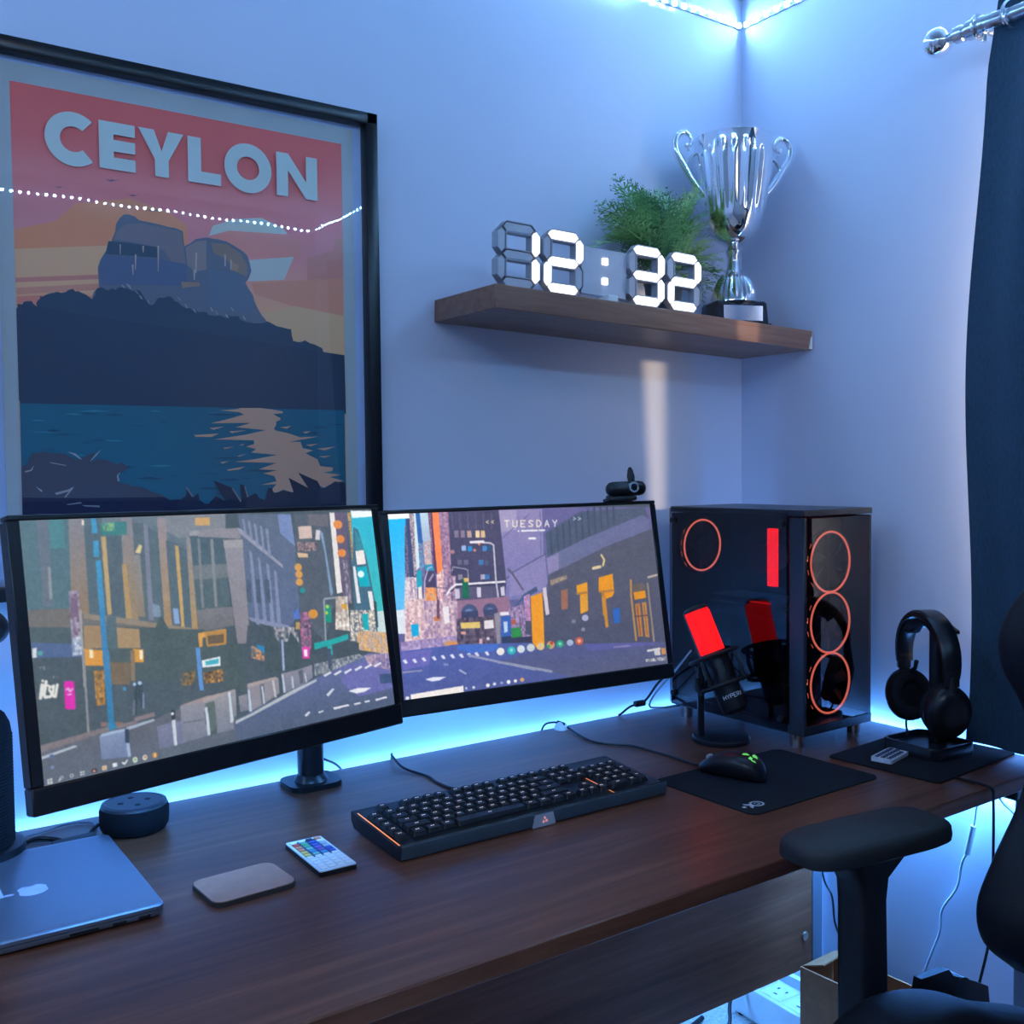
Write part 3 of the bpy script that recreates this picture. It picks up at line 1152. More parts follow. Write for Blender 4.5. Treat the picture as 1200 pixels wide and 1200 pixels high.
ART_POSTER = """p a67468 -542,1120 -426,1160 -368,1222 -200,1262 -76,1232 -22,1198 -22,1080 -306,1050 -544,1062
p a98a80 -544,1062 -274,1104 -278,950 -542,946
p 9a6a74 -544,976 -286,1012 -286,998 -544,962
p 9c7274 -542,946 -288,984 -288,964 -542,926
p a06a70 -542,920 -460,932 -288,944 -288,918 -542,886
p 8fa0b4 64,1208 142,1242 236,1258 318,1230 330,1214 52,1174
p a2707c 52,1174 120,1200 306,1212 378,1198 378,1134 268,1128 50,1098
p 8c9cb4 186,1108 352,1138 314,1054 184,1036
p 9a6e78 402,1138 504,1178 510,1220 544,1228 540,1046 400,1046
p a07474 196,1032 540,1082 540,946 424,948 206,994
p a08a80 228,928 350,966 540,946 538,770 346,846
p 4d5b7c -306,1030 -298,1056 -284,1080 -274,1094 -266,1112 -258,1132 -250,1152 -248,1174 -236,1194 -222,1208 -208,1210 -188,1206 -176,1196 -146,1194 -126,1192 -104,1190 -80,1186 -60,1186 -36,1178 -34,1154 -32,1130 -12,1142 6,1158 28,1164 46,1168 64,1166 82,1166 112,1162 140,1150 164,1138 182,1124 190,1102 196,1072 186,1046 174,1030 184,1012 200,990 204,972 212,954 228,926 246,906 276,890 300,872 310,854 318,834 -376,768 -320,954 -304,970
p 5f617c -244,1154 -212,1180 -172,1186 -104,1184 -40,1176 -34,1124 -28,1070 -74,1070 -94,1102 -116,1116 -212,1126 -254,1126
p 344868 -272,1118 -212,1120 -116,1116 -116,1082 -182,1080 -282,1076
p 445682 -304,1030 -284,1074 -118,1078 -28,1072 -24,1002 -146,992 -294,978
p 6b6a80 -28,1126 8,1150 42,1158 40,1060 0,1050 -24,1070
p 69636e 58,1152 112,1154 158,1128 182,1092 180,1052 138,1064 110,1102 64,1120
p 4a5d82 46,1060 138,1064 174,1030 202,966 178,924 42,936
p 7c6e72 122,1098 152,1088 148,1066 122,1068
p 756a70 -46,1012 16,1016 16,1004 -42,992
p 8a8494 -238,1112 -234,1112 -236,1080 -238,1080
p 8a8494 -192,1084 -186,1086 -190,1036 -192,1036
p 8a8494 -168,1114 -162,1116 -164,1094 -166,1094
p 8a8494 -120,1120 -114,1122 -118,1038 -120,1038
p 8a8494 4,1112 10,1114 6,1046 2,1044
p 8a8494 102,1118 108,1118 106,1078 102,1078
p 8a8494 122,1102 128,1104 126,1070 122,1068
p 8a8494 -202,1052 -196,1052 -198,1020 -200,1018
p 8a8494 -4,1056 2,1056 0,1022 -4,1022
p 2d4060 -546,884 -536,890 -530,892 -522,906 -514,908 -500,910 -498,904 -486,894 -488,904 -484,912 -476,920 -478,926 -468,926 -460,932 -448,938 -438,940 -434,942 -426,944 -416,942 -402,946 -396,952 -382,958 -374,950 -366,952 -352,946 -344,944 -336,938 -328,932 -322,932 -322,936 -314,946 -316,956 -310,966 -296,970 -286,966 -280,962 -264,970 -254,966 -246,974 -234,976 -224,974 -222,976 -208,970 -198,966 -194,972 -178,970 -172,960 -164,946 -158,940 -150,936 -144,926 -132,934 -126,948 -118,954 -104,954 -92,958 -86,962 -72,954 -70,946 -56,944 -50,936 -40,930 -32,926 -16,928 -12,922 4,920 12,916 26,920 38,918 44,910 56,910 66,908 76,912 90,910 102,904 114,914 122,912 136,914 146,914 156,902 168,898 186,896 194,896 202,894 216,896 226,896 242,900 252,904 266,898 276,894 284,890 302,888 314,886 324,884 336,884 338,868 338,860 342,852 342,844 362,840 374,842 388,848 396,844 410,838 424,836 428,834 444,828 454,824 456,814 464,808 474,800 482,800 494,794 514,788 518,784 530,776 538,766 540,668 540,598 -550,606
p 7d849c -222,990 -216,988 -208,976 -214,980
p 7d849c -196,972 -190,968 -182,958 -188,962
p 7d849c -182,956 -176,954 -170,942 -176,946
p 7d849c -158,942 -154,940 -146,928 -152,932
p 7d849c -216,986 -210,984 -204,972 -210,976
p 7d849c -38,942 -32,938 -24,926 -30,930
p 7d849c -10,926 -4,924 4,912 -2,916
p 7d849c 48,938 54,934 62,922 54,926
p 7d849c 66,928 70,924 78,912 72,916
p 7d849c 100,918 106,916 114,904 106,908
p 7d849c 118,944 124,940 132,928 126,932
p 7d849c 160,918 166,914 174,902 166,906
p 7d849c -236,986 -232,984 -224,972 -230,976
p 7d849c -60,962 -54,958 -46,948 -52,952
p 2c3c5c -540,898 540,804 542,592 -542,590
p 21557c -542,598 -304,600 70,602 536,604 538,202 -544,252
p 2b6a8e -160,584 -140,588 -120,584 -140,582
p 1d4f70 -170,472 -158,476 -146,472 -158,470
p 2b6a8e 432,278 500,280 528,274 500,272
p 1d4f70 360,356 402,358 442,354 400,352
p 2b6a8e 340,348 360,350 382,346 360,346
p 2b6a8e -418,568 -390,572 -362,568 -390,566
p 2b6a8e -518,510 -476,514 -432,510 -476,510
p 1c4a6e -464,504 -414,508 -366,504 -414,502
p 1a4568 162,390 226,394 292,388 226,386
p 1d4f70 -18,380 30,382 80,378 30,376
p 1c4a6e -404,340 -372,342 -340,338 -372,338
p 2b6a8e -396,328 -364,330 -330,324 -364,324
p 1a4568 308,494 342,498 378,494 342,492
p 1a4568 -290,388 -266,392 -242,386 -266,384
p 1a4568 -402,340 -354,340 -306,336 -356,336
p 1d4f70 -102,374 -82,376 -60,372 -82,368
p 1d4f70 -234,536 -198,538 -160,536 -198,534
p 1d4f70 40,312 68,314 96,310 68,308
p 2b6a8e 28,582 72,586 118,584 72,580
p 1a4568 220,446 280,450 340,446 280,442
p 1a4568 338,312 402,314 468,308 402,306
p 1a4568 28,430 92,434 158,430 92,428
p 1c4a6e -378,570 -344,576 -310,572 -344,568
p 1c4a6e -504,390 -480,392 -454,388 -480,386
p 1a4568 128,560 194,564 260,560 194,556
p 1a4568 -472,516 -450,522 -428,516 -450,512
p 2b6a8e -528,384 -510,386 -490,382 -510,382
p 1a4568 256,504 290,508 326,504 290,500
p 2b6a8e -386,442 -372,444 -360,440 -372,438
p 2b6a8e -16,506 6,510 28,506 6,502
p 2b6a8e -380,578 -330,584 -278,580 -330,576
p 1d4f70 -244,318 -186,322 -130,314 -188,314
p 1a4568 -250,404 -228,406 -204,402 -228,400
p 2b6a8e -172,406 -128,410 -84,406 -128,402
p 1c4a6e -464,302 -448,302 -430,300 -448,298
p 1a4568 390,520 416,524 442,520 416,516
p 1a4568 74,592 116,596 160,594 116,592
p 2b6a8e -324,340 -308,344 -292,338 -308,334
p 1c4a6e 314,412 336,416 358,412 336,408
p 1c4a6e 346,358 404,362 462,356 404,354
p 2b6a8e -304,412 -264,416 -224,410 -264,408
p 1a4568 452,550 512,554 532,552 512,550
p 2b6a8e 408,378 480,380 530,376 480,376
p 1c4a6e 132,386 190,388 250,384 190,384
p 2b6a8e 236,474 282,478 328,472 282,470
p 1a4568 -212,366 -162,370 -110,364 -162,362
p 1c4a6e -376,480 -354,482 -330,480 -354,478
p 1a4568 394,380 430,384 466,378 430,378
p 1c4a6e 402,540 436,546 470,540 436,536
p 2b6a8e -514,546 -492,550 -470,546 -492,544
p 1d4f70 394,440 410,442 426,438 410,438
p 1a4568 -398,296 -360,298 -320,294 -360,294
p 1d4f70 -128,548 -114,552 -102,548 -114,544
p 1a4568 -350,488 -312,490 -274,488 -312,486
p 1c4a6e -98,296 -62,296 -22,292 -62,292
p 1d4f70 24,408 74,410 124,406 74,406
p 2b6a8e -334,414 -294,416 -254,414 -294,412
p 2b6a8e -332,370 -296,372 -262,368 -298,366
p 2b6a8e 380,328 432,332 484,326 432,324
p 2b6a8e -308,488 -272,490 -236,486 -272,484
p 1a4568 -8,330 28,334 66,328 28,326
p 1c4a6e 330,408 400,410 472,406 400,406
p 1a4568 24,578 78,584 134,578 78,574
p 1c4a6e 142,582 200,586 258,584 200,580
p 1c4a6e -300,568 -268,574 -234,568 -268,566
p 1a4568 66,358 106,362 146,356 106,354
p 2b6a8e 338,508 374,510 412,508 374,506
p 1a4568 -474,458 -460,460 -446,458 -460,456
p 1c4a6e -288,338 -232,340 -174,334 -232,332
p 1a4568 144,362 160,364 176,360 160,360
p 957f82 72,592 134,598 146,602 214,604 260,600 298,594 298,588 262,584 290,570 288,564 272,558 274,550 264,532 274,526 318,518 362,504 432,508 388,500 318,488 362,488 370,466 410,458 380,448 426,426 436,402 486,396 482,384 446,378 518,370 472,362 526,348 470,334 450,324 430,332 384,324 326,310 294,320 266,308 250,320 270,340 214,338 270,350 262,368 222,378 274,388 206,392 272,414 122,418 198,428 276,442 180,450 198,462 162,470 192,480 190,492 52,494 156,510 236,528 128,536 182,552 42,548 104,564 158,580 140,588
p 957f82 38,532 88,538 50,526
p 957f82 -16,508 68,514 44,502 -10,502
p 957f82 104,522 164,526 114,516
p 957f82 82,466 120,470 88,462
p 957f82 138,476 158,480 150,474
p 957f82 130,438 164,446 138,436
p 957f82 72,418 100,420 78,412
p 957f82 94,392 158,402 136,392 98,388
p 957f82 286,538 328,544 312,534
p 957f82 370,524 402,526 382,518
p 957f82 424,464 496,472 454,458
p 957f82 382,478 428,482 400,472
p 957f82 430,436 480,440 452,432
p 3b4460 -544,402 -536,410 -526,414 -522,430 -512,446 -506,448 -490,448 -480,452 -470,450 -458,448 -444,446 -432,448 -422,444 -408,438 -396,430 -384,428 -370,432 -356,438 -340,446 -330,452 -334,440 -346,422 -334,424 -318,430 -310,428 -290,424 -278,416 -264,414 -252,416 -236,410 -230,400 -244,388 -258,384 -262,368 -262,356 -250,350 -236,348 -222,342 -206,340 -198,338 -188,336 -174,332 -164,324 -154,322 -142,316 -128,312 -120,306 -108,300 -108,284 -108,274 -110,258 -106,242 -122,246 -134,244 -144,242 -156,246 -170,244 -178,244 -192,246 -206,246 -220,246 -226,248 -242,246 -254,248 -266,248 -276,248 -286,248 -300,248 -312,250 -320,250 -334,250 -346,248 -356,252 -370,250 -378,254 -392,254 -402,250 -412,250 -426,254 -438,254 -448,254 -458,254 -468,252 -482,254 -492,256 -502,254 -512,254 -524,256 -534,260 -546,258
p 75809c -412,452 -388,446 -370,428 -374,428 -394,442
p 75809c -310,460 -328,444 -346,422 -344,422 -326,440
p 75809c -466,420 -418,410 -418,408 -458,416
p 75809c -536,392 -518,396 -508,410 -514,394 -532,388
p 75809c -452,324 -412,334 -394,344 -412,328 -446,318
p 75809c -402,340 -424,310 -420,310 -396,340
p 75809c -506,346 -486,332 -490,328
p 75809c -264,358 -266,376 -254,388 -262,374 -258,358
p 1c2a4a -546,312 -362,306 -120,304 -102,294 -6,294 16,278 14,204 -546,226
p 5c6a88 -420,288 -378,294 -372,290 -414,286
p 5c6a88 -374,284 -322,282 -320,276 -364,280
p 242e4c -76,286 -46,308 -46,340 -22,302 -6,314 0,280 28,278 52,304 84,286 46,356 114,328 142,282 138,342 156,336 166,298 194,310 206,292 226,286 238,326 254,326 256,308 294,316 332,310 314,362 388,324 350,380 424,348 438,322 450,322 492,346 532,340 534,234 -76,242
p 56607c 114,328 142,284 138,280 108,328
p 56607c 156,336 168,298 162,296 152,334
p 56607c -44,338 -22,302 -28,302 -48,332
p 5a4a68 -282,1380 -252,1372 -238,1378 -224,1378 -192,1388 -224,1372 -238,1368 -252,1366
p 5a4a68 -280,1312 -264,1308 -258,1312 -250,1310 -234,1316 -250,1308 -258,1306 -264,1304
p 5a4a68 -218,1274 -202,1270 -194,1274 -188,1272 -172,1278 -188,1270 -196,1268 -202,1268
p 5a4a68 -152,1234 -138,1232 -134,1234 -128,1234 -114,1236 -128,1230 -134,1230 -140,1228
p 5a4a68 -426,1266 -418,1264 -414,1266 -410,1266 -402,1268 -410,1264 -414,1262 -418,1262"""


build_print()
obj('glass', MB().box((0, -0.0205, fr_h / 2), (0.626, 0.002, 0.802)), pane_mat('picture_glass', (0.97, 0.98, 0.98), 1.52, gain=0.85), poster, flat=True)

# ------------------------------------------------------------------ monitors
PW, PH = 576, 324


def raster(txt, haze):
    """Paint the screen's picture from flat shapes into a colour grid (linear)."""
    Wd, Hd = PW * 2, PH * 2
    img = np.zeros((Hd, Wd, 3), np.float32)
    yy, xx = np.mgrid[0:Hd, 0:Wd].astype(np.float32)
    yy += 0.5
    xx += 0.5

    def window(x0, x1, y0, y1):
        return max(0, int(x0) - 1), min(Wd, int(x1) + 2), max(0, int(y0) - 1), min(Hd, int(y1) + 2)

    def fill(P, paint):
        P = np.array(P, np.float32)
        a, b, c, d = window(P[:, 0].min(), P[:, 0].max(), P[:, 1].min(), P[:, 1].max())
        if b <= a or d <= c:
            return
        X, Y = xx[c:d, a:b], yy[c:d, a:b]
        ins = np.zeros(X.shape, bool)
        n = len(P)
        for i in range(n):
            (x1, y1), (x2, y2) = P[i], P[(i + 1) % n]
            if y1 == y2:
                continue
            ins ^= ((Y < y1) != (Y < y2)) & (X < (x2 - x1) * (Y - y1) / (y2 - y1) + x1)
        col = paint(X, Y, P)
        img[c:d, a:b][ins] = col[ins] if col.ndim == 3 else col
    srgb = lambda h: np.array([int(h[i:i + 2], 16) / 255 for i in (0, 2, 4)], np.float32)
    img[:] = np.array((74, 86, 96), np.float32) / 255
    for kind, col, pts, ex in art_items(txt):
        P = [(u * Wd / 1000, v * Hd / 1000) for u, v in pts]
        c0 = srgb(col[0])
        if kind == 'p':
            fill(P, lambda X, Y, Q: c0)
        elif kind == 'g':
            c1 = srgb(col[1])

            def grad(X, Y, Q):
                f = np.clip((Y - Q[:, 1].min()) / max(1, np.ptp(Q[:, 1])), 0, 1)[..., None]
                return c0 * (1 - f) + c1 * f
            fill(P, grad)
        elif kind == 'n':
            c1 = srgb(col[1])
            s = max(2, ex[0] * 1.6)

            def spk(X, Y, Q):
                g = rng.random((int(Hd / s) + 2, int(Wd / s) + 2)).astype(np.float32)
                f = 0.55 * g[(Y / s).astype(int), (X / s).astype(int)][..., None] + 0.45 * g[(Y / (6 * s)).astype(int), (X / (0.8 * s)).astype(int) % g.shape[1]][..., None]
                f = np.clip((f - 0.5) * 1.9 + 0.5, 0, 1)
                r = c0 * f + c1 * (1 - f)
                return r + (g[(X / s).astype(int) % g.shape[0], (Y / s).astype(int) % g.shape[1]][..., None] - 0.5) * 0.12
            fill(P, spk)
        elif kind in 'or':
            cx, cy = P[0]
            ru, rv = ex[0] * Wd / 1000, ex[1] * Hd / 1000
            a, b, c, d = window(cx - ru, cx + ru, cy - rv, cy + rv)
            q = ((xx[c:d, a:b] - cx) / ru) ** 2 + ((yy[c:d, a:b] - cy) / rv) ** 2
            ins = q < 1
            if kind == 'r':
                ins &= q > (1 - ex[2] * 0.8) ** 2
            img[c:d, a:b][ins] = c0
        elif kind == 'l':
            w = max(1.0, ex[0] * Wd / 1000 / 2)
            for (x1, y1), (x2, y2) in zip(P, P[1:]):
                a, b, c, d = window(min(x1, x2) - w, max(x1, x2) + w, min(y1, y2) - w, max(y1, y2) + w)
                X, Y = xx[c:d, a:b], yy[c:d, a:b]
                l2 = max(1e-6, (x2 - x1) ** 2 + (y2 - y1) ** 2)
                t = np.clip(((X - x1) * (x2 - x1) + (Y - y1) * (y2 - y1)) / l2, 0, 1)
                ins = (X - x1 - t * (x2 - x1)) ** 2 + (Y - y1 - t * (y2 - y1)) ** 2 < w * w
                img[c:d, a:b][ins] = c0
    # soft panel texture: coarse tonal variation, then a slight blur
    for s, a in ((3, 0.06), (9, 0.025), (26, 0.02)):
        g = rng.random((Hd // s + 2, Wd // s + 2)).astype(np.float32) - 0.5
        img += a * g[(yy / s).astype(int), (xx / s).astype(int)][..., None]
    img = img.reshape(PH, 2, PW, 2, 3).mean((1, 3))
    for _ in range(1):
        pad = np.pad(img, ((1, 1), (1, 1), (0, 0)), 'edge')
        img = 0.4 * img + 0.15 * (pad[:-2, 1:-1] + pad[2:, 1:-1] + pad[1:-1, :-2] + pad[1:-1, 2:])
    hz = np.linspace(haze[0], haze[1], PW, dtype=np.float32)[None, :, None]      # haze painted into the picture, stronger towards one side
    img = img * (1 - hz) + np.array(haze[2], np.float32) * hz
    img = np.clip((img - 0.42) * 1.10 + 0.43, 0, 1)
    return np.where(img <= 0.04045, img / 12.92, ((img + 0.055) / 1.055) ** 2.4)


M_screen = attr_mat('screen_picture', 'Col', True)
SWd, SHt = 0.531, 0.531 * 9 / 16


def screen_mesh(txt, haze):
    img = raster(txt, haze)
    u = (np.arange(PW) / (PW - 1) - 0.5) * SWd
    v = (0.5 - np.arange(PH) / (PH - 1)) * SHt
    co = np.zeros((PH, PW, 3), np.float32)
    co[..., 0] = u[None, :]
    co[..., 1] = v[:, None]
    idx = np.arange(PW * PH).reshape(PH, PW)
    f = np.stack([idx[:-1, :-1], idx[1:, :-1], idx[1:, 1:], idx[:-1, 1:]], -1).reshape(-1, 4)
    me = bpy.data.meshes.new('screen')
    me.vertices.add(PW * PH)
    me.vertices.foreach_set('co', co.ravel())
    me.loops.add(len(f) * 4)
    me.loops.foreach_set('vertex_index', f.ravel().astype(np.int32))
    me.polygons.add(len(f))
    me.polygons.foreach_set('loop_start', (np.arange(len(f)) * 4).astype(np.int32))
    me.update(calc_edges=True)
    at = me.color_attributes.new('Col', 'FLOAT_COLOR', 'POINT')
    rgba = np.ones((PH * PW, 4), np.float32)
    rgba[:, :3] = img.reshape(-1, 3)
    at.data.foreach_set('color', rgba.ravel())
    me.materials.append(M_screen)
    return me


def mon_matrix(c, ya, ti, ro):
    u = Vector((math.cos(ya), math.sin(ya), 0))
    n = Vector((math.sin(ya), -math.cos(ya), 0))
    up = Vector((0, 0, 1)) * math.cos(ti) - n * math.sin(ti)
    u2, p2 = u * math.cos(ro) + up * math.sin(ro), up * math.cos(ro) - u * math.sin(ro)
    n2 = u2.cross(p2)
    return Matrix(((u2.x, p2.x, n2.x, c[0]), (u2.y, p2.y, n2.y, c[1]), (u2.z, p2.z, n2.z, c[2]), (0, 0, 0, 1)))


def monitor(c, ya, ti, ro, txt, label, lft, rgt, bot, haze):
    Mx = mon_matrix(c, ya, ti, ro)
    t = thing('monitor', label, 'monitor', mat=Mx, group=None)
    w, h, top = SWd, SHt, 0.0065
    mb = MB()
    zc, dz = -0.007, 0.020
    mb.box((0, h / 2 + top / 2, zc), (w + lft + rgt, top, dz), bev=0.0015, seg=1)
    mb.box(((rgt - lft) / 2, -h / 2 - bot / 2, zc), (w + lft + rgt, bot, dz), bev=0.002, seg=1)
    mb.box((-w / 2 - lft / 2, 0, zc), (lft, h, dz), bev=0.0015, seg=1)
    mb.box((w / 2 + rgt / 2, 0, zc), (rgt, h, dz), bev=0.0015, seg=1)
    obj('bezel', mb, M_satin, t)
    link_mesh('screen', screen_mesh(txt, haze), t, (0, 0, 0.0005))
    bk = MB()
    bk.box((0, -0.006, -0.013), (w + 0.01, h + 0.016, 0.012), bev=0.003, seg=1)
    bk.rings([[Vector((x, y, -0.018)) for x, y in rrect(0.44, 0.24, 0.03)], [Vector((x, y, -0.040)) for x, y in rrect(0.36, 0.17, 0.03)]])
    obj('back_shell', bk, M_black, t)
    pl = MB()
    pl.box((0, 0, -0.044), (0.11, 0.11, 0.008), bev=0.002, seg=1)
    obj('mount_plate', pl, M_satin, t)
    obj('added_tape', MB().box((0, -h / 2 + 0.012, -0.0405), (0.44, 0.008, 0.002)), M_tape, t, flat=True)  # invented tape where the added glow lamp sits
    return t, Mx


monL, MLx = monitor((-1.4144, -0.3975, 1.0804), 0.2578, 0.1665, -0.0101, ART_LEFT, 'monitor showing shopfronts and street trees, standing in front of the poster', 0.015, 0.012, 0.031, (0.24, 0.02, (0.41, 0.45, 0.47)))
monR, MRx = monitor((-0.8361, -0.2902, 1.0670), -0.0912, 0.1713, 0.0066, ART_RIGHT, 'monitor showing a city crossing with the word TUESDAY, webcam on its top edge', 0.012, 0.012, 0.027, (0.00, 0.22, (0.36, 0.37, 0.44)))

# twin arm that carries them, clamped at the rear of the desk
arm = thing('twin_monitor_mount', 'black twin monitor mount on a round post at the rear of the desk', 'monitor mount', (-1.167, -0.072, 0.74))
bp = MB()
bp.prism(rrect(0.095, 0.085, 0.025), 0.0, 0.009)
obj('base_plate', bp, M_satin, arm)
ps = MB()
ps.lathe([(0.030, 0.009), (0.026, 0.016), (0.0225, 0.020), (0.0225, 0.39), (0.019, 0.395)], 28)
obj('pole', ps, M_satin, arm)
for q, Mx in ((-1, MLx), (1, MRx)):
    e = Mx @ Vector((0, 0, -0.060)) - Vector((-1.167, -0.072, 0.74))
    z = e.z
    a0 = Vector((0, 0, z))
    el = Vector((e.x * 0.62 + 0.03 * q, e.y * 0.30, z))
    mb = MB()
    mb.cyl((0, 0, z - 0.022), (0, 0, z + 0.022), 0.031, n=24)
    mb.tube([a0, el], 0.014, 12)
    mb.cyl(el - Vector((0, 0, 0.025)), el + Vector((0, 0, 0.025)), 0.020, n=20)
    mb.tube([el, e], 0.011, 12)
    obj('arm', mb, M_satin, arm)

# webcam on the right monitor
wm = MRx @ Matrix.Translation((0.214, SHt / 2 + 0.0070, 0.0)) @ Matrix.Rotation(R(-8), 4, 'Y')
cam_t = thing('webcam', 'small black webcam clipped on the top edge of the right monitor', 'webcam', mat=wm)
mb = MB()
T = Matrix.Rotation(R(90), 4, 'Y')
prof = [(0.0005, -0.040), (0.008, -0.0385), (0.0125, -0.034), (0.014, -0.026), (0.014, 0.026), (0.0125, 0.034), (0.008, 0.0385), (0.0005, 0.040)]
mb.lathe(prof, 24, T=Matrix.Translation((0, 0.023, 0.002)) @ T)
obj('body', mb, M_satin, cam_t)
mb = MB()
mb.cyl((0.008, 0.023, 0.012), (0.008, 0.023, 0.020), 0.0115, 0.010, 24)
obj('lens_ring', mb, M_steel, cam_t)
mb = MB()
mb.cyl((0.008, 0.023, 0.0195), (0.008, 0.023, 0.0215), 0.0072, 0.006, 20)
obj('lens', mb, pm('lens_glass', (0.01, 0.012, 0.02), 0.05), cam_t)
mb = MB()
mb.rings([[Vector((0.008 + x * k, y2, 0.012 + z * k)) for x, z in [(0.0075 * math.cos(a), 0.0035 * math.sin(a)) for a in [2 * PI * i / 14 for i in range(14)]]] for y2, k in ((0.034, 0.9), (0.044, 1.1), (0.056, 0.75), (0.0615, 0.35))])
obj('privacy_cover', mb, M_black, cam_t)
mb = MB()
mb.box((-0.012, 0.0042, -0.003), (0.058, 0.008, 0.030), bev=0.003)
mb.box((-0.020, 0.008, -0.006), (0.030, 0.012, 0.022), bev=0.003)
mb.box((-0.012, -0.012, -0.0235), (0.030, 0.036, 0.006), bev=0.002)
obj('clip', mb, M_black, cam_t)

# ------------------------------------------------------------------ shelf
SHT = math.atan(0.0277)
shelf = thing('floating_shelf', 'brown wooden floating shelf on the wall, holding the clock and trophy', 'shelf', (-0.865, 0, 1.569))
shelf.rotation_euler = (0, SHT, 0)
obj('board', MB().box((0.4315, -0.1065, 0.0215), (0.861, 0.211, 0.043), bev=0.0015, seg=1), M_shelf, shelf)
obj('corner_chip', MB().prism([(0, 0), (0.010, 0), (0.010, 0.030), (0.005, 0.024)], 0, 0.002, Matrix.Translation((0.8505, -0.2121, 0.002)) @ Matrix.Rotation(R(90), 4, 'X')), M_white, shelf, label='white chip at the corner of the board')


def on_shelf(x, y):
    return Vector((x, y, 1.569 + 0.043 - 0.0277 * (x + 0.865)))


# ------------------------------------------------------------------ digital clock reading 12:32
clock = thing('digital_clock', 'large white segment clock showing 12:32 on the shelf', 'clock', on_shelf(-0.846, -0.172))
clock.rotation_euler = (0, SHT * 0.75, 0)
M_lit = glow('lit_segment', (1.0, 1.0, 1.0), 1.15)
M_unlit = pm('unlit_segment', (0.50, 0.50, 0.56), 0.35, var=0.05)
M_rim = pm('clock_rim', (0.36, 0.37, 0.43), 0.3, var=0.04)
M_acryl = pane_mat('clock_acrylic', (0.84, 0.86, 0.92), 1.45)
DW, DH, S = 0.100, 0.121, 0.0205


def hexa(a, b, w):
    """Bar with pointed ends from a to b (2-D), width w."""
    a, b = Vector(a), Vector(b)
    d = (b - a).normalized()
    n = Vector((-d.y, d.x)) * (w / 2)
    e = d * (w / 2)
    return [a, a + e + n, b - e + n, b, b - e - n, a + e - n]


def seg_lines(x0):
    l, r = x0 + S / 2 + 0.002, x0 + DW - S / 2 - 0.002
    b, t = 0.002 + S / 2, DH - S / 2
    m = (b + t) / 2
    return {'a': ((l, t), (r, t)), 'b': ((r, t), (r, m)), 'c': ((r, m), (r, b)), 'd': ((l, b), (r, b)), 'e': ((l, m), (l, b)), 'f': ((l, t), (l, m)), 'g': ((l, m), (r, m))}


TZ = Matrix.Rotation(R(90), 4, 'X')          # local xy of a prism becomes the clock's face (x, z), depth towards the viewer
ON = {'1': 'bc', '2': 'abged', '3': 'abgcd'}
for x0, ch in ((0.000, '1'), (0.103, '2'), (0.314, '3'), (0.417, '2')):
    sh = MB()
    for k, (a, b) in seg_lines(x0).items():
        o = hexa(a, b, S + 0.001)
        i = hexa(a, b, S - 0.0035)
        n = 6
        vs = [TZ @ Vector((p.x, p.y, z)) for z in (0.0, 0.017) for p in o] + [TZ @ Vector((p.x, p.y, z)) for z in (0.017, 0.004) for p in i]
        fs = [(q, (q + 1) % n, n + (q + 1) % n, n + q) for q in range(n)] + [(n + q, n + (q + 1) % n, 2 * n + (q + 1) % n, 2 * n + q) for q in range(n)]
        fs += [(2 * n + q, 2 * n + (q + 1) % n, 3 * n + (q + 1) % n, 3 * n + q) for q in range(n)] + [tuple(range(n - 1, -1, -1))]
        sh._put(vs, fs)
    obj('digit_shell', sh, M_rim, clock, flat=True)
    for k, (a, b) in seg_lines(x0).items():
        lit = k in ON[ch]
        p = hexa(Vector(a).lerp(Vector(b), 0.055), Vector(b).lerp(Vector(a), 0.055), S - 0.0045 if lit else S - 0.006)
        obj('segment', MB().prism([(q.x, q.y) for q in p], 0.004, 0.0185 if lit else 0.0155, TZ), M_lit if lit else M_unlit, clock, flat=True, label='white glowing segment' if lit else None)
obj('colon_plate', MB().box((0.2585, -0.006, 0.057), (0.113, 0.006, 0.090)), pm('colon_plate', (0.52, 0.54, 0.62), 0.35, var=0.04), clock)
for z in (0.040, 0.078):
    obj('colon_dot', MB().box((0.2585, -0.011, z), (0.0135, 0.008, 0.0135), bev=0.0015, seg=1), M_lit, clock, label='white glowing dot')
obj('stand_foot', MB().box((0.268, -0.012, 0.006), (0.026, 0.030, 0.014), bev=0.003), M_white, clock)

# ------------------------------------------------------------------ fern in a pot
fern = thing('potted_fern', 'bushy green fern in a small pot between the clock and trophy', 'plant', on_shelf(-0.348, -0.096))
mb = MB()
mb.lathe([(0.030, 0), (0.033, 0.002), (0.041, 0.075), (0.043, 0.078), (0.043, 0.086), (0.038, 0.086), (0.037, 0.075)], 28)
obj('pot', mb, pm('grey_pot', (0.10, 0.12, 0.13), 0.5, var=0.1), fern)
obj('soil', MB().cyl((0, 0, 0.070), (0, 0, 0.076), 0.0375, n=20), pm('soil', (0.05, 0.035, 0.025), 0.95, var=0.4, bump=0.8, bscale=300), fern)


def leaf_mat(name, c, seed):
    return pm(name, c, 0.5, var=0.35, scale=35 + seed)


M_leaf = [leaf_mat('fern_green', (0.34, 0.58, 0.22), 0), leaf_mat('fern_mid', (0.22, 0.44, 0.16), 3), leaf_mat('fern_dark', (0.11, 0.26, 0.11), 7)]


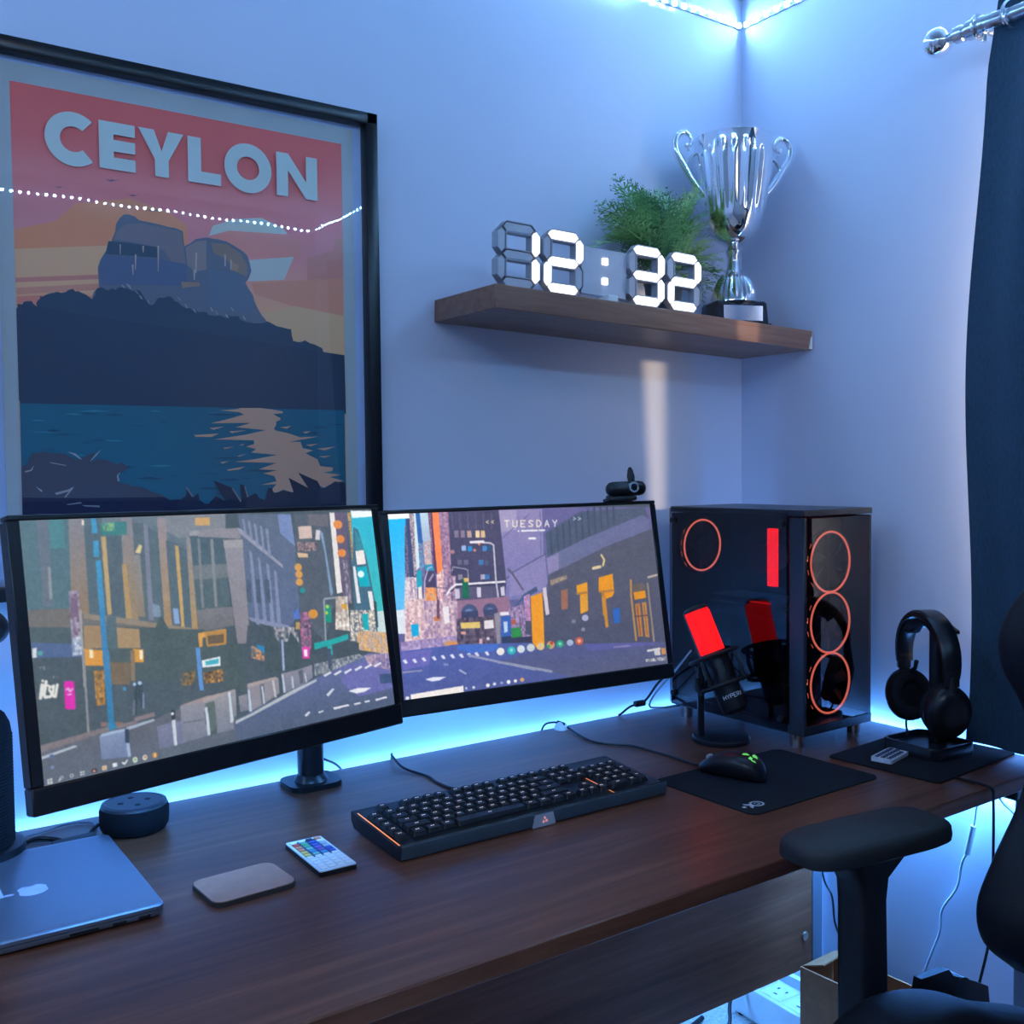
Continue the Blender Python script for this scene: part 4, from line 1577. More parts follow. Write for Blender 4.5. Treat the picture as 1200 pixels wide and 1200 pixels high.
def frond_mesh(L_, bend, seed):
    """A feathery frond growing along +x and drooping, with toothed side leaflets."""
    r = random.Random(seed)
    mb = MB()
    n = 12
    pts = []
    for k in range(n + 1):
        s = k / n
        a = bend * s
        pts.append(Vector((L_ * (s - 0.12 * abs(bend) * s * s), 0.004 * math.sin(4 * s + seed), L_ * 0.02 * math.sin(3 * s) - L_ * 0.42 * bend * s * s)))
    mb.tube(pts, [0.0011 * (1 - 0.75 * k / n) for k in range(n + 1)], 4)
    for k in range(3, n + 1):
        s = k / n
        ll = L_ * 0.27 * math.sin(PI * min(1, 0.18 + 0.80 * s)) ** 0.8 * r.uniform(0.8, 1.15)
        t = (pts[k] - pts[k - 1]).normalized()
        for sd in (-1, 1):
            up = Vector((0, 0, 1))
            w = (t.cross(up)).normalized() * sd
            d = (w * 0.80 + t * 0.60 + up * r.uniform(-0.1, 0.35)).normalized()
            nn = d.cross(t).normalized()
            side = nn.cross(d).normalized()
            m = 3
            for j in range(m):                       # leaflet = little pointed blades along a vein
                f = (j + 0.6) / m
                bl = ll * 0.46 * (1.15 - f)
                b0 = pts[k] + d * (ll * f)
                for s2 in (-1, 1):
                    e = (side * s2 * 0.8 + d * 0.75 + up * r.uniform(-0.2, 0.2)).normalized() * bl
                    q = d * (bl * 0.30)
                    mb._put([b0 - q, b0 + e * 0.5 - q * 0.7, b0 + e, b0 + e * 0.5 + q], [(0, 1, 2, 3)])
            e = d * ll
            q = side * 0.0016
            mb._put([pts[k] - q, pts[k] + e, pts[k] + q], [(0, 1, 2)])
    me = bpy.data.meshes.new('frond')
    mb.bm.to_mesh(me)
    mb.bm.free()
    return me


frs = []
for i in range(6):
    for j in range(3):
        me = frond_mesh(0.180, (0.55, 0.85, 1.25)[j], i * 3 + j)
        me.materials.append(M_leaf[(i + j) % 3])
        frs.append(me)
rf = random.Random(21)
for k in range(92):
    az = rf.uniform(0, 2 * PI) if k % 3 == 0 else R(rf.choice((0, 180)) + rf.uniform(-38, 30))
    el = R(rf.choice((88, 84, 78, 72, 64, 54, 42, 30, 16)) + rf.uniform(-8, 8))
    s = rf.uniform(0.75, 1.12)
    if math.sin(az) > 0 and el < R(68):                             # the wall is close behind: keep those short or steep
        s *= 0.62 if math.sin(az) > 0.3 else 0.85
        el = max(el, R(42))
    if math.sin(az) < -0.22 and el < R(66):                         # the clock stands just in front
        s *= 0.72
        el = max(el, R(56))
    o = link_mesh('frond', frs[k % len(frs)], fern, (0.018 * math.cos(az), 0.018 * math.sin(az), 0.080 + rf.uniform(0, 0.075)))
    o.rotation_euler = (rf.uniform(-0.5, 0.5), -el, az)
    o.scale = (s, s, s)
for q, (az, el, s) in enumerate(((184, 34, 1.25), (178, 50, 1.3), (190, 22, 1.0), (178, 62, 1.3), (100, 83, 1.2), (352, 22, 1.2), (350, 8, 1.05), (2, -4, 0.9), (10, 40, 1.15))):
    o = link_mesh('frond', frs[q], fern, (0, 0, 0.115))
    o.rotation_euler = (0.3, -R(el), R(az))
    o.scale = (s, s, s)

# ------------------------------------------------------------------ trophy
tr = thing('trophy_cup', 'tall silver two-handled trophy cup on a black base beside the fern', 'trophy', on_shelf(-0.155, -0.118) - Vector((0, 0, 0.0005)), R(-22))
mb = MB()
mb.box((0, 0, 0.004), (0.136, 0.098, 0.008), bev=0.002)
mb.rings([[Vector((x, y, z)) for x, y in rrect(0.126 - s, 0.088 - s, 0.003, 2)] for z, s in ((0.008, 0.0), (0.052, 0.006), (0.057, 0.012))])
obj('base_block', mb, pm('black_stone', (0.012, 0.014, 0.022), 0.12, var=0.3, scale=25), tr)
mb = MB()
mb.box((0.002, -0.0435, 0.030), (0.094, 0.0025, 0.034), bev=0.001, seg=1)
obj('plaque', mb, pm('plaque_silver', (0.55, 0.66, 0.90), 0.16, 0.85, var=0.08), tr, label='silver plaque')
fl = lambda k, a: 1 + (0.035 * math.cos(26 * a) if 3 <= k <= 8 else 0)
mb = MB()
mb.lathe([(0.045, 0.056), (0.050, 0.058), (0.050, 0.062), (0.0485, 0.066), (0.0480, 0.078), (0.045, 0.090), (0.040, 0.101), (0.034, 0.110), (0.028, 0.117), (0.021, 0.122), (0.016, 0.132), (0.0125, 0.148), (0.0125, 0.162), (0.017, 0.168), (0.018, 0.173), (0.014, 0.178), (0.012, 0.186)], 104, flute=fl)
obj('stem', mb, M_chrome, tr)
cupf = lambda k, a: 1 + (0.034 * math.cos(22 * a) if 9 <= k <= 13 else (0.012 * math.cos(22 * a) if k in (8, 14) else 0))
mb = MB()
mb.lathe([(0.010, 0.184), (0.022, 0.186), (0.036, 0.194), (0.049, 0.207), (0.058, 0.222), (0.0635, 0.238), (0.0655, 0.243), (0.066, 0.249), (0.0672, 0.256), (0.0690, 0.268), (0.0740, 0.302), (0.0785, 0.336), (0.0825, 0.366), (0.0845, 0.382), (0.0855, 0.388), (0.0868, 0.402), (0.0885, 0.415), (0.0890, 0.4175), (0.0875, 0.4185), (0.0850, 0.410), (0.080, 0.36), (0.066, 0.26), (0.03, 0.20)], 132, flute=cupf)
obj('cup', mb, M_chrome, tr)
for sd in (-1, 1):
    mb = MB()
    P = spline([(sd * x, 0, z) for x, z in ((0.064, 0.285), (0.078, 0.300), (0.096, 0.322), (0.110, 0.342), (0.124, 0.363), (0.136, 0.384), (0.1385, 0.406), (0.130, 0.423), (0.116, 0.428), (0.104, 0.420), (0.100, 0.407), (0.106, 0.398))], 6)
    n = len(P)
    mb.tube(P, [0.0045 + 0.0045 * math.sin(PI * min(1, 0.15 + 1.0 * k / n)) ** 1.5 for k in range(n)], 10)
    P = spline([(sd * x, 0, z) for x, z in ((0.080, 0.376), (0.088, 0.382), (0.100, 0.376), (0.110, 0.364), (0.114, 0.352))], 6)
    mb.tube(P, [0.0025 + 0.003 * k / len(P) for k in range(len(P))], 8)
    mb.sphere((sd * 0.112, 0, 0.400), 0.0055)
    mb.sphere((sd * 0.107, 0, 0.390), 0.004)
    obj('handle', mb, M_chrome, tr)

# ------------------------------------------------------------------ curtain pole and curtain
pole = thing('curtain_pole', 'brushed steel curtain pole with a ball end on the right wall', 'curtain pole', (-0.10, -0.58, 2.077))
mb = MB()
mb.cyl((0, -0.125, 0), (0, -1.75, 0), 0.0145, n=24)
obj('rod', mb, M_steel, pole)
mb = MB()
mb.sphere((0, 0.002, 0), 0.0275, n=32, m=20)
obj('ball_finial', mb, M_chrome, pole)
mb = MB()
mb.lathe([(0.010, 0.0), (0.010, 0.010), (0.015, 0.014), (0.016, 0.030), (0.0135, 0.032), (0.0135, 0.038), (0.018, 0.040), (0.018, 0.072), (0.016, 0.074), (0.016, 0.104), (0.0145, 0.106)], 28, T=Matrix.Translation((0, -0.020, 0)) @ Matrix.Rotation(R(90), 4, 'X'))
obj('collar', mb, M_steel, pole)
mb = MB()
mb.torus((0, -0.078, 0), 0.0205, 0.0035, Matrix.Rotation(R(90), 4, 'X'))
mb.tube([(0.015, -0.080, -0.003), (0.06, -0.105, -0.012), (0.098, -0.125, -0.018)], 0.007, 10)
mb.cyl((0.094, -0.125, -0.018), (0.100, -0.125, -0.018), 0.024, n=24)
mb.cyl((0.0, -0.090, -0.018), (0.0, -0.090, -0.030), 0.0045, n=12)
obj('wall_bracket', mb, M_steel, pole)

cur = thing('curtain', 'navy blue eyelet curtain hanging at the right edge of the picture', 'curtain', (-0.10, -0.70, 0.752))
M_cur = pm('navy_cloth', (0.022, 0.058, 0.100), 0.85, var=0.18, scale=260, bump=0.35, bscale=900, stretch=(1, 1, 0.35))
NY, NZ = 150, 44
ztop = 2.128 - 0.752
rings = []
vs, fs = [], []
for sdx in (0, 1):
    for iz in range(NZ + 1):
        v = iz / NZ
        z = v * ztop
        for iy in range(NY + 1):
            s = iy / NY
            y0 = 0.082 - 0.056 * v ** 1.4 - 0.010 * math.sin(9 * v)          # leading edge swings inwards near the top
            if v > 0.90:
                y0 -= 0.02 * (v - 0.90) / 0.1
            y = y0 - s * 1.42
            amp = (0.034 - 0.014 * (1 - v)) * min(1, 0.25 + 4 * s)
            x = amp * math.sin(2 * PI * (s * 1.42 / 0.165) + 0.5 + 0.25 * math.sin(3 * v)) + 0.006 * math.sin(21 * s + 5 * v)
            x += (1 - v) ** 3 * 0.050
            if v < 0.06:
                x -= 0.010 * (1 - v / 0.06) * math.sin(17 * s + 1)
            vs.append((x + sdx * 0.003, y, z))
n1 = (NZ + 1) * (NY + 1)
I = lambda a, iz, iy: a * n1 + iz * (NY + 1) + iy
for a in (0, 1):
    for iz in range(NZ):
        for iy in range(NY):
            f = (I(a, iz, iy), I(a, iz, iy + 1), I(a, iz + 1, iy + 1), I(a, iz + 1, iy))
            fs.append(f if a else f[::-1])
for iz in range(NZ):
    for iy in (0, NY):
        fs.append((I(0, iz, iy), I(0, iz + 1, iy), I(1, iz + 1, iy), I(1, iz, iy)))
for iy in range(NY):
    for iz in (0, NZ):
        fs.append((I(0, iz, iy), I(1, iz, iy), I(1, iz, iy + 1), I(0, iz, iy + 1)))
mb = MB()
mb._put(vs, fs)
cl = obj('cloth', mb, [M_cur, pm('curtain_lining', (0.72, 0.72, 0.70), 0.9, var=0.04)], cur, sharp=80)
for p_ in cl.data.polygons:                      # pale lining on the face towards the window
    if all(cl.data.vertices[i].index >= n1 for i in p_.vertices):
        p_.material_index = 1
for k in range(8):
    mb = MB()
    mb.torus((0, 0, 0), 0.0235, 0.0035, Matrix.Rotation(R(90), 4, 'X') @ Matrix.Rotation(R(18 if k % 2 else -18), 4, 'Y'), n=28)
    obj('eyelet_ring', mb, M_chrome, cur, (0, -0.022 - k * 0.165, 2.077 - 0.752))

# ------------------------------------------------------------------ computer tower
pc = thing('computer_tower', 'black glass-sided computer tower with glowing red fan rings', 'computer', (-0.215, -0.266, 0.74))
X, Y, Zb, Zt = 0.105, 0.181, 0.025, 0.460
M_case = pm('case_black', (0.016, 0.018, 0.026), 0.35, var=0.15, scale=40)
M_inner = pm('case_inside', (0.006, 0.006, 0.008), 0.6, var=0.2)
M_smoke = pane_mat('smoked_glass', (0.34, 0.32, 0.35), 1.5, 0.0, 1.05)
M_ring = glow('fan_ring', (1.0, 0.20, 0.12), 1.7)
RAMY = -0.062
M_red = glow('red_glow', (1.0, 0.012, 0.012), 2.6)
for nm, c, s in (('top_panel', (0, 0, Zt - 0.006), (2 * X, 2 * Y, 0.012)), ('bottom_panel', (0, 0, Zb + 0.009), (2 * X, 2 * Y, 0.018)),
                 ('side_panel', (X - 0.002, 0, (Zb + Zt) / 2), (0.004, 2 * Y - 0.004, Zt - Zb - 0.03)),
                 ('back_panel', (0, Y - 0.002, (Zb + Zt) / 2), (2 * X - 0.006, 0.004, Zt - Zb - 0.03)),
                 ('front_pillar', (-X + 0.004, -Y + 0.018, (Zb + Zt) / 2), (0.008, 0.036, Zt - Zb - 0.03)),
                 ('front_pillar', (X - 0.006, -Y + 0.004, (Zb + Zt) / 2), (0.008, 0.008, Zt - Zb - 0.03))):
    obj(nm, MB().box(c, s, bev=0.0012, seg=1), M_case, pc)
obj('motherboard_tray', MB().box((X - 0.030, 0.02, 0.25), (0.003, 0.30, 0.38)), M_inner, pc, flat=True)
obj('power_shroud', MB().box((-0.005, 0.02, Zb + 0.055), (0.19, 0.30, 0.070), bev=0.002, seg=1), M_inner, pc)
obj('side_glass', MB().box((-X - 0.0015, 0.020, (Zb + Zt) / 2), (0.003, 0.322, Zt - Zb - 0.008)), M_smoke, pc, flat=True)
obj('front_glass', MB().box((0.002, -Y - 0.0005, (Zb + Zt) / 2 + 0.002), (2 * X - 0.018, 0.003, Zt - Zb - 0.036)), M_smoke, pc, flat=True)
ft = MB()
ft.cyl((0, 0, 0), (0, 0, 0.026), 0.013, 0.015, 20)
f0 = obj('foot', ft, M_steel, pc, (-0.088, -0.150, 0), label='metal foot')
for x, y in ((0.088, -0.150), (-0.088, 0.150), (0.088, 0.150)):
    again(f0, 'foot', pc, (x, y, 0))
th = MB()
th.cyl((0, 0, 0), (-0.006, 0, 0), 0.0065, 0.006, 16)
k0 = obj('thumb_screw', th, M_black, pc, (-X - 0.003, 0.168, 0.052))
for y, z in ((0.168, 0.430), (-0.128, 0.432), (-0.128, 0.052)):
    again(k0, 'thumb_screw', pc, (-X - 0.003, y, z))


def fan(x, y, z, r, label):
    t = MB()
    t.torus((0, 0, 0), r + 0.004, 0.0052, Matrix.Rotation(R(90), 4, 'X'), n=40)
    o = obj('fan', t, M_inner, pc, (x, y, z), label=label)
    g = MB()
    g.torus((0, -0.005, 0), r, 0.0021, Matrix.Rotation(R(90), 4, 'X'), n=56, m=8)
    for a in (150, 172, 195, 218):
        g.box(((r + 0.006) * math.cos(R(a)), -0.002, (r + 0.006) * math.sin(R(a))), (0.004, 0.003, 0.010), rot=Matrix.Rotation(-R(a), 3, 'Y'))
    obj('light_ring', g, M_ring, o)
    h = MB()
    h.cyl((0, -0.006, 0), (0, 0.006, 0), 0.018, n=20)
    for q in range(7):
        a = 2 * PI * q / 7
        c, s_ = math.cos(a), math.sin(a)
        p = [Vector((r0 * math.cos(a + d), y0, r0 * math.sin(a + d))) for r0, d, y0 in ((0.017, -0.2, -0.005), (r - 0.004, 0.0, -0.006), (r - 0.004, 0.42, 0.005), (0.017, 0.35, 0.005))]
        h._put(p, [(0, 1, 2, 3)])
    obj('blades', h, M_inner, o)


for z in (0.354, 0.233, 0.112):
    fan(0.006, -Y + 0.030, z, 0.0600, 'front fan with a glowing red ring')
fan(-0.028, Y - 0.016, 0.372, 0.056, 'rear fan with a glowing red ring')
mb = MB()
mb.box((-0.055, RAMY, 0.360), (0.006, 0.026, 0.118), bev=0.002)
obj('memory_stick', mb, M_red, pc, label='glowing red memory stick')
mb = MB()
mb.cyl((-0.045, RAMY + 0.050, 0.355), (0.02, RAMY + 0.050, 0.355), 0.028, n=28)
obj('cooler_pump', mb, pm('red_tinged', (0.05, 0.004, 0.004), 0.4), pc)
mb = MB()
mb.box((-0.010, -0.010, 0.266), (0.10, 0.25, 0.012), bev=0.002)
mb.box((-0.010, -0.010, 0.245), (0.10, 0.25, 0.022), bev=0.003)
obj('graphics_card', mb, M_black, pc)
obj('card_light', MB().box((-0.061, -0.035, 0.266), (0.003, 0.056, 0.003)), glow('dim_red', (0.8, 0.02, 0.02), 0.7), pc)

# ------------------------------------------------------------------ microphone
M_micred = glow('mic_red', (1.0, 0.006, 0.008), 1.6)
mic = thing('microphone', 'glowing red desk microphone in a shock mount, before the computer', 'microphone', (-0.394, -0.303, 0.74))
mb = MB()
mb.lathe([(0.054, 0), (0.057, 0.002), (0.057, 0.008), (0.054, 0.011), (0.012, 0.013)], 40)
obj('base', mb, M_satin, mic)
cr = Vector((math.cos(R(35)), -math.sin(R(35)), 0))           # along the picture plane
mb = MB()
pb = cr * -0.040
mb.prism(rrect(0.014, 0.010, 0.004, 3), 0.008, 0.150, Matrix.Translation(pb) @ Matrix.Rotation(R(-35), 4, 'Z'))
obj('post', mb, M_satin, mic)
# the leaning body: its axis tips back to the wall and a little to the left
ax = Vector((-0.32 * math.sin(R(24)), 0.947 * math.sin(R(24)), math.cos(R(24)))).normalized()
ctr = Vector((0, 0, 0.142)) + cr * -0.003
zx = (cr - ax * cr.dot(ax)).normalized()
zy = ax.cross(zx)
MT = Matrix(((zx.x, zy.x, ax.x, ctr.x), (zx.y, zy.y, ax.y, ctr.y), (zx.z, zy.z, ax.z, ctr.z), (0, 0, 0, 1)))
mb = MB(MT)
mb.lathe([(0.004, -0.090), (0.018, -0.088), (0.0255, -0.080), (0.0268, -0.05), (0.0268, 0.034), (0.0262, 0.037)], 32)
obj('body', mb, M_satin, mic)
mb = MB(MT)
mb.lathe([(0.0250, 0.036), (0.0258, 0.040), (0.0258, 0.118), (0.024, 0.124)], 32)
obj('grille', mb, M_micred, mic, label='glowing red grille')
mb = MB(MT)
mb.lathe([(0.0262, 0.124), (0.0262, 0.128), (0.020, 0.133), (0.004, 0.135)], 32)
mb.box((-0.0262, 0, 0.080), (0.0015, 0.010, 0.092))
obj('cap', mb, M_satin, mic)
mb = MB(MT)
for z in (0.030, -0.028):
    mb.torus((0, 0, z), 0.048, 0.0042, n=40, m=8)
for q in range(4):
    a = R(45 + 90 * q)
    mb.tube([(0.046 * math.cos(a), 0.046 * math.sin(a), 0.030), (0.052 * math.cos(a), 0.052 * math.sin(a), 0.001), (0.046 * math.cos(a), 0.046 * math.sin(a), -0.028)], 0.004, 8)
mb.tube([(-0.050, 0, 0.0), (-0.054, 0, -0.015), (-0.050, 0, -0.035)], 0.006, 8)
obj('shock_mount', mb, M_black, mic)
mb = MB(MT)
for q in range(8):
    a, b = R(45 * q), R(45 * q + 22)
    mb.tube([(0.047 * math.cos(a), 0.047 * math.sin(a), 0.030), (0.0265 * math.cos(b), 0.0265 * math.sin(b), 0.001), (0.047 * math.cos(a), 0.047 * math.sin(a), -0.028)], 0.0016, 5)
obj('elastic_band', mb, M_fabric, mic)
# lettering on the lower body, wrapped round its front
mb = MB(MT)
for i, chx in enumerate('HYPERX'):
    for st in STROKES[chx]:
        for (x1, y1), (x2, y2) in zip(st, st[1:]):
            pts = []
            for f in (0, 0.5, 1):
                u_, v_ = x1 + (x2 - x1) * f, y1 + (y2 - y1) * f
                a = R(-100) + (i * 0.0072 + u_ * 0.0052 - 0.014) / 0.0268
                pts.append((0.0269 * math.cos(a), 0.0269 * math.sin(a), -0.050 - v_ * 0.0075))
            mb.tube(pts, 0.0006, 4)
obj('lettering', mb, M_white, mic, label='white lettering')

# ------------------------------------------------------------------ keyboard
kb = thing('keyboard', 'black backlit gaming keyboard lying below the monitors', 'keyboard', (-0.9625, -0.4010, 0.74), R(-0.3))
KW, KD = 0.500, 0.156
mb = MB()
prof = [(-0.0775, 0.001), (-0.0805, 0.020), (-0.0770, 0.0235), (-0.0690, 0.0185), (0.0700, 0.0285), (0.0780, 0.0295), (0.0775, 0.016), (0.0690, 0.006), (-0.0600, 0.000)]
mb.prism(prof, -KW / 2, KW / 2, Matrix(((0, 0, 1, 0), (1, 0, 0, 0), (0, 1, 0, 0), (0, 0, 0, 1))))
obj('case', mb, M_black, kb)
mb = MB()
mb.prism([(-0.0778, 0.002), (-0.0808, 0.0195), (-0.0800, 0.0215), (-0.0785, 0.0215)], -KW / 2 + 0.001, KW / 2 - 0.001, Matrix(((0, 0, 1, 0), (1, 0, 0, -0.0006), (0, 1, 0, 0), (0, 0, 0, 1))))
obj('front_lip', mb, pm('slate_plastic', (0.040, 0.062, 0.085), 0.35, var=0.08), kb, label='slate grey front lip')
TL = math.atan(0.010 / 0.139)
deck = lambda y: 0.0185 + (y + 0.069) * math.tan(TL)
mb = MB()
for x0, x1 in ((-0.2455, -0.2435), (0.1475, 0.1490)):
    mb._put([(x0, -0.066, deck(-0.066) + 0.0004), (x1, -0.066, deck(-0.066) + 0.0004), (x1, 0.066, deck(0.066) + 0.0004), (x0, 0.066, deck(0.066) + 0.0004)], [(0, 1, 2, 3)])
obj('light_slit', mb, glow('amber_backlight', (1.0, 0.30, 0.10), 0.9), kb, flat=True, label='amber light slit')
M_key = pm('key_black', (0.009, 0.010, 0.014), 0.5, var=0.15, scale=50, spec=0.3)
M_leg = glow('key_legend', (1.0, 0.70, 0.55), 0.38)
KU, KV = 0.02005, 0.0198
kcache = {}


def key(u, v, w, h=1.0):
    x0 = -KW / 2 + 0.0085 + u * KU
    y0 = 0.0600 - v * KV
    sig = (w, h)
    c = Vector((x0 + w * KU / 2, y0 - h * KV / 2 + KV / 2, deck(y0 - h * KV / 2 + KV / 2) + 0.001))
    if sig not in kcache:
        mb = MB()
        a, b = w * KU - 0.0018, h * KV - 0.0018
        mb.rings([[Vector((x, y, 0)) for x, y in rrect(a, b, 0.0015, 1)], [Vector((x, y + 0.0005, 0.0060)) for x, y in rrect(a - 0.005, b - 0.0045, 0.002, 1)]])
        mb.mi = 1
        for dx, dy in ((-0.0022, 0.0012), (0.0012, 0.0012)):
            mb._put([(dx - 0.001, dy - 0.0010, 0.0063), (dx + 0.0012, dy - 0.0010, 0.0063), (dx + 0.0012, dy + 0.0016, 0.0063), (dx - 0.001, dy + 0.0016, 0.0063)], [(0, 1, 2, 3)])
        kcache[sig] = obj('key', mb, [M_key, M_leg], kb, c, flat=True)
        kcache[sig].rotation_euler = (TL, 0, 0)
    else:
        again(kcache[sig], 'key', kb, c, (TL, 0, 0))


def row(u, v, ws):
    for w in ws:
        if w < 0:
            u -= w
        else:
            key(u, v, w)
            u += w


K1, K2 = 1.3, 16.55
for v in range(1, 6):
    key(0, v + 0.25, 1)
row(K1, 0, [1, -1, 1, 1, 1, 1, -.5, 1, 1, 1, 1, -.5, 1, 1, 1, 1])
row(K2, 0, [1, 1, 1])
row(K1, 1.25, [1] * 13 + [2])
row(K1, 2.25, [1.5] + [1] * 12 + [1.5])
row(K1, 3.25, [1.75] + [1] * 11 + [2.25])
row(K1, 4.25, [2.25] + [1] * 10 + [2.75])
row(K1, 5.25, [1.25, 1.25, 1.25, 6.25, 1.25, 1.25, 1.25, 1.25])
row(K2, 1.25, [1, 1, 1])
row(K2, 2.25, [1, 1, 1])
row(K2 + 1, 4.25, [1])
row(K2, 5.25, [1, 1, 1])
K3 = K2 + 3.25
row(K3, 1.25, [1, 1, 1, 1])
row(K3, 2.25, [1, 1, 1])
row(K3, 3.25, [1, 1, 1])
row(K3, 4.25, [1, 1, 1])
row(K3, 5.25, [2, 1])
key(K3 + 3, 2.25, 1, 2)
key(K3 + 3, 4.25, 1, 2)
mb = MB()
mb.prism([(-0.022, 0.001), (0.022, 0.001), (0.017, 0.020), (-0.017, 0.020)], -0.0822, -0.0805, Matrix(((1, 0, 0, -0.005), (0, 0, 1, 0), (0, 1, 0, 0), (0, 0, 0, 1))))
obj('badge_plate', mb, M_grey, kb, label='grey badge plate')
mb = MB()
for a in (90, 210, 330):
    p0 = Vector((-0.004 + 0.0012 * math.cos(R(a)), -0.0826, 0.0105 + 0.0012 * math.sin(R(a))))
    q = [p0] + [Vector((-0.004 + 0.006 * k * math.cos(R(a + d)), -0.0828, 0.0105 + 0.006 * k * math.sin(R(a + d)))) for k, d in ((0.6, -38), (1.0, 5), (0.75, 40))]
    mb._put(q + [p + Vector((0, 0.0004, 0)) for p in q], [(0, 1, 2, 3), (4, 7, 6, 5), (0, 4, 5, 1), (1, 5, 6, 2), (2, 6, 7, 3), (3, 7, 4, 0)])
obj('badge', mb, glow('badge_pink', (1.0, 0.32, 0.30), 0.55), kb, flat=True, label='glowing pink emblem')

cord('keyboard_cable', [(-0.945, -0.326, 0.752), (-0.958, -0.300, 0.744), (-0.985, -0.250, 0.7425), (-0.990, -0.205, 0.7425), (-0.985, -0.165, 0.7425), (-0.998, -0.100, 0.7445), (-0.992, -0.045, 0.752), (-0.978, -0.016, 0.747), (-0.976, -0.008, 0.725)], 0.0024, M_black,
     'black cable running from the keyboard to the wall')

# ------------------------------------------------------------------ mouse mat, mouse
pad = thing('mouse_mat', 'black mouse mat with rounded corners and a grey emblem under the mouse', 'mouse mat', (-0.517, -0.527, 0.74), R(0.6))
mb = MB()
mb.prism(rrect(0.328, 0.226, 0.018, 8), 0.0, 0.0022)
obj('cloth', mb, pm('mat_cloth', (0.007, 0.009, 0.013), 0.92, var=0.3, scale=500, bump=0.4, bscale=1600, spec=0.2), pad)
mb = MB()
ec = Vector((-0.118, -0.079, 0.0023))
for r0, r1, a0, a1 in ((0.0115, 0.0080, 0, 360), (0.0048, 0.0030, -150, 150)):
    n = 40
    for i in range(n):
        a, b = R(a0 + (a1 - a0) * i / n), R(a0 + (a1 - a0) * (i + 1) / n)
        mb._put([ec + Vector((r * math.cos(t) * 1.15, r * math.sin(t), 0)) for r, t in ((r0, a), (r0, b), (r1, b), (r1, a))], [(0, 1, 2, 3)])
for q in ([(-0.011, -0.004), (-0.022, -0.012), (-0.022, -0.006), (-0.017, 0), (-0.022, 0.006), (-0.022, 0.012), (-0.011, 0.004)], [(-0.033, -0.003), (-0.026, -0.003), (-0.026, 0.003), (-0.033, 0.003)]):
    mb._put([ec + Vector((x, y, 0)) for x, y in q], [tuple(range(len(q)))])
obj('emblem', mb, pm('emblem_grey', (0.48, 0.52, 0.58), 0.7), pad, flat=True, label='pale grey round emblem')

mouse = thing('mouse', 'black computer mouse with a green lit emblem on the mouse mat', 'mouse', (-0.556, -0.482, 0.7422), R(14))
mb = MB()
rr = []
for k in range(21):
    s = 0.5 - 0.5 * math.cos(PI * (0.03 + 0.94 * k / 20))
    y = -0.063 + 0.126 * s
    hw = 0.0335 * max(0.02, 1 - abs(2 * s - 1) ** 3.0) ** 0.5 * (1 - 0.07 * math.sin(PI * s) ** 2)
    hh = 0.043 * (max(0.03, 1 - ((s - 0.36) / 0.68) ** 2.2) ** 0.8 if s > 0.36 else max(0.03, 1 - ((0.36 - s) / 0.362) ** 2.4) ** 0.55)
    hh = max(hh, 0.006)
    ring = []
    for i in range(20):
        a = 2 * PI * i / 20
        c, s_ = math.cos(a), math.sin(a)
        ring.append(Vector((hw * (abs(c) ** 0.7) * (1 if c > 0 else -1), y, 0.0015 + hh * (0.5 + 0.5 * (abs(s_) ** 0.75) * (1 if s_ > 0 else -1)))))
    rr.append(ring)
mb.rings(rr)
mob = obj('shell', mb, M_satin, mouse, sharp=60)
bm_t = bmesh.new()
bm_t.from_mesh(mob.data)
from mathutils.bvhtree import BVHTree
mtree = BVHTree.FromBMesh(bm_t)


def on_mouse(x, y, lift):
    h = mtree.ray_cast(Vector((x, y, 0.2)), Vector((0, 0, -1)))
    return h[0] + h[1] * lift if h[0] else Vector((x, y, 0.03))


mb = MB()
for a in (90, 210, 330):
    for d0, d1, r0, r1 in ((-30, 8, 0.2, 0.9), (2, 34, 0.35, 1.05)):
        q = [(r0 * math.cos(R(a + d0)), r0 * math.sin(R(a + d0))), (r1 * math.cos(R(a + d0 * 0.8)), r1 * math.sin(R(a + d0 * 0.8))), (r1 * 1.05 * math.cos(R(a + d1)), r1 * 1.05 * math.sin(R(a + d1))), (r0 * math.cos(R(a + d1)), r0 * math.sin(R(a + d1)))]
        mb._put([on_mouse(0.0135 * x, -0.036 + 0.0135 * y, 0.0004) for x, y in q], [(0, 1, 2, 3)])
obj('emblem', mb, glow('emblem_green', (0.16, 0.60, 0.12), 0.75), mouse, flat=True, label='green glowing emblem')
mb = MB()
w0 = on_mouse(0, 0.044, 0)
mb.cyl((-0.0035, 0.044, w0.z - 0.001), (0.0035, 0.044, w0.z - 0.001), 0.006, n=20)
obj('scroll_wheel', mb, pm('wheel_grey', (0.36, 0.36, 0.38), 0.4), mouse, label='grey scroll wheel')
mb = MB()
for sx in (-1, 1):
    mb.tube([on_mouse(sx * 0.0055, y, 0.0002) for y in (0.058, 0.040, 0.020, 0.004)], 0.0005, 4)
obj('button_seam', mb, M_matte, mouse)
bm_t.free()
nose = mouse.matrix_basis @ Vector((0, 0.062, 0.006))
nose = Matrix.Translation((-0.556, -0.482, 0.7422)) @ Matrix.Rotation(R(14), 4, 'Z') @ Vector((0, 0.060, 0.008))
cord('mouse_cable', [tuple(nose), (-0.566, -0.395, 0.746), (-0.556, -0.340, 0.7425), (-0.560, -0.285, 0.7425), (-0.566, -0.228, 0.7425), (-0.596, -0.190, 0.7425), (-0.606, -0.160, 0.7425), (-0.598, -0.110, 0.7425), (-0.585, -0.055, 0.745), (-0.592, -0.030, 0.752), (-0.612, -0.012, 0.748), (-0.622, -0.006, 0.726)], 0.0022, M_black,
     'thin black cable running from the mouse over the desk to a white clip')
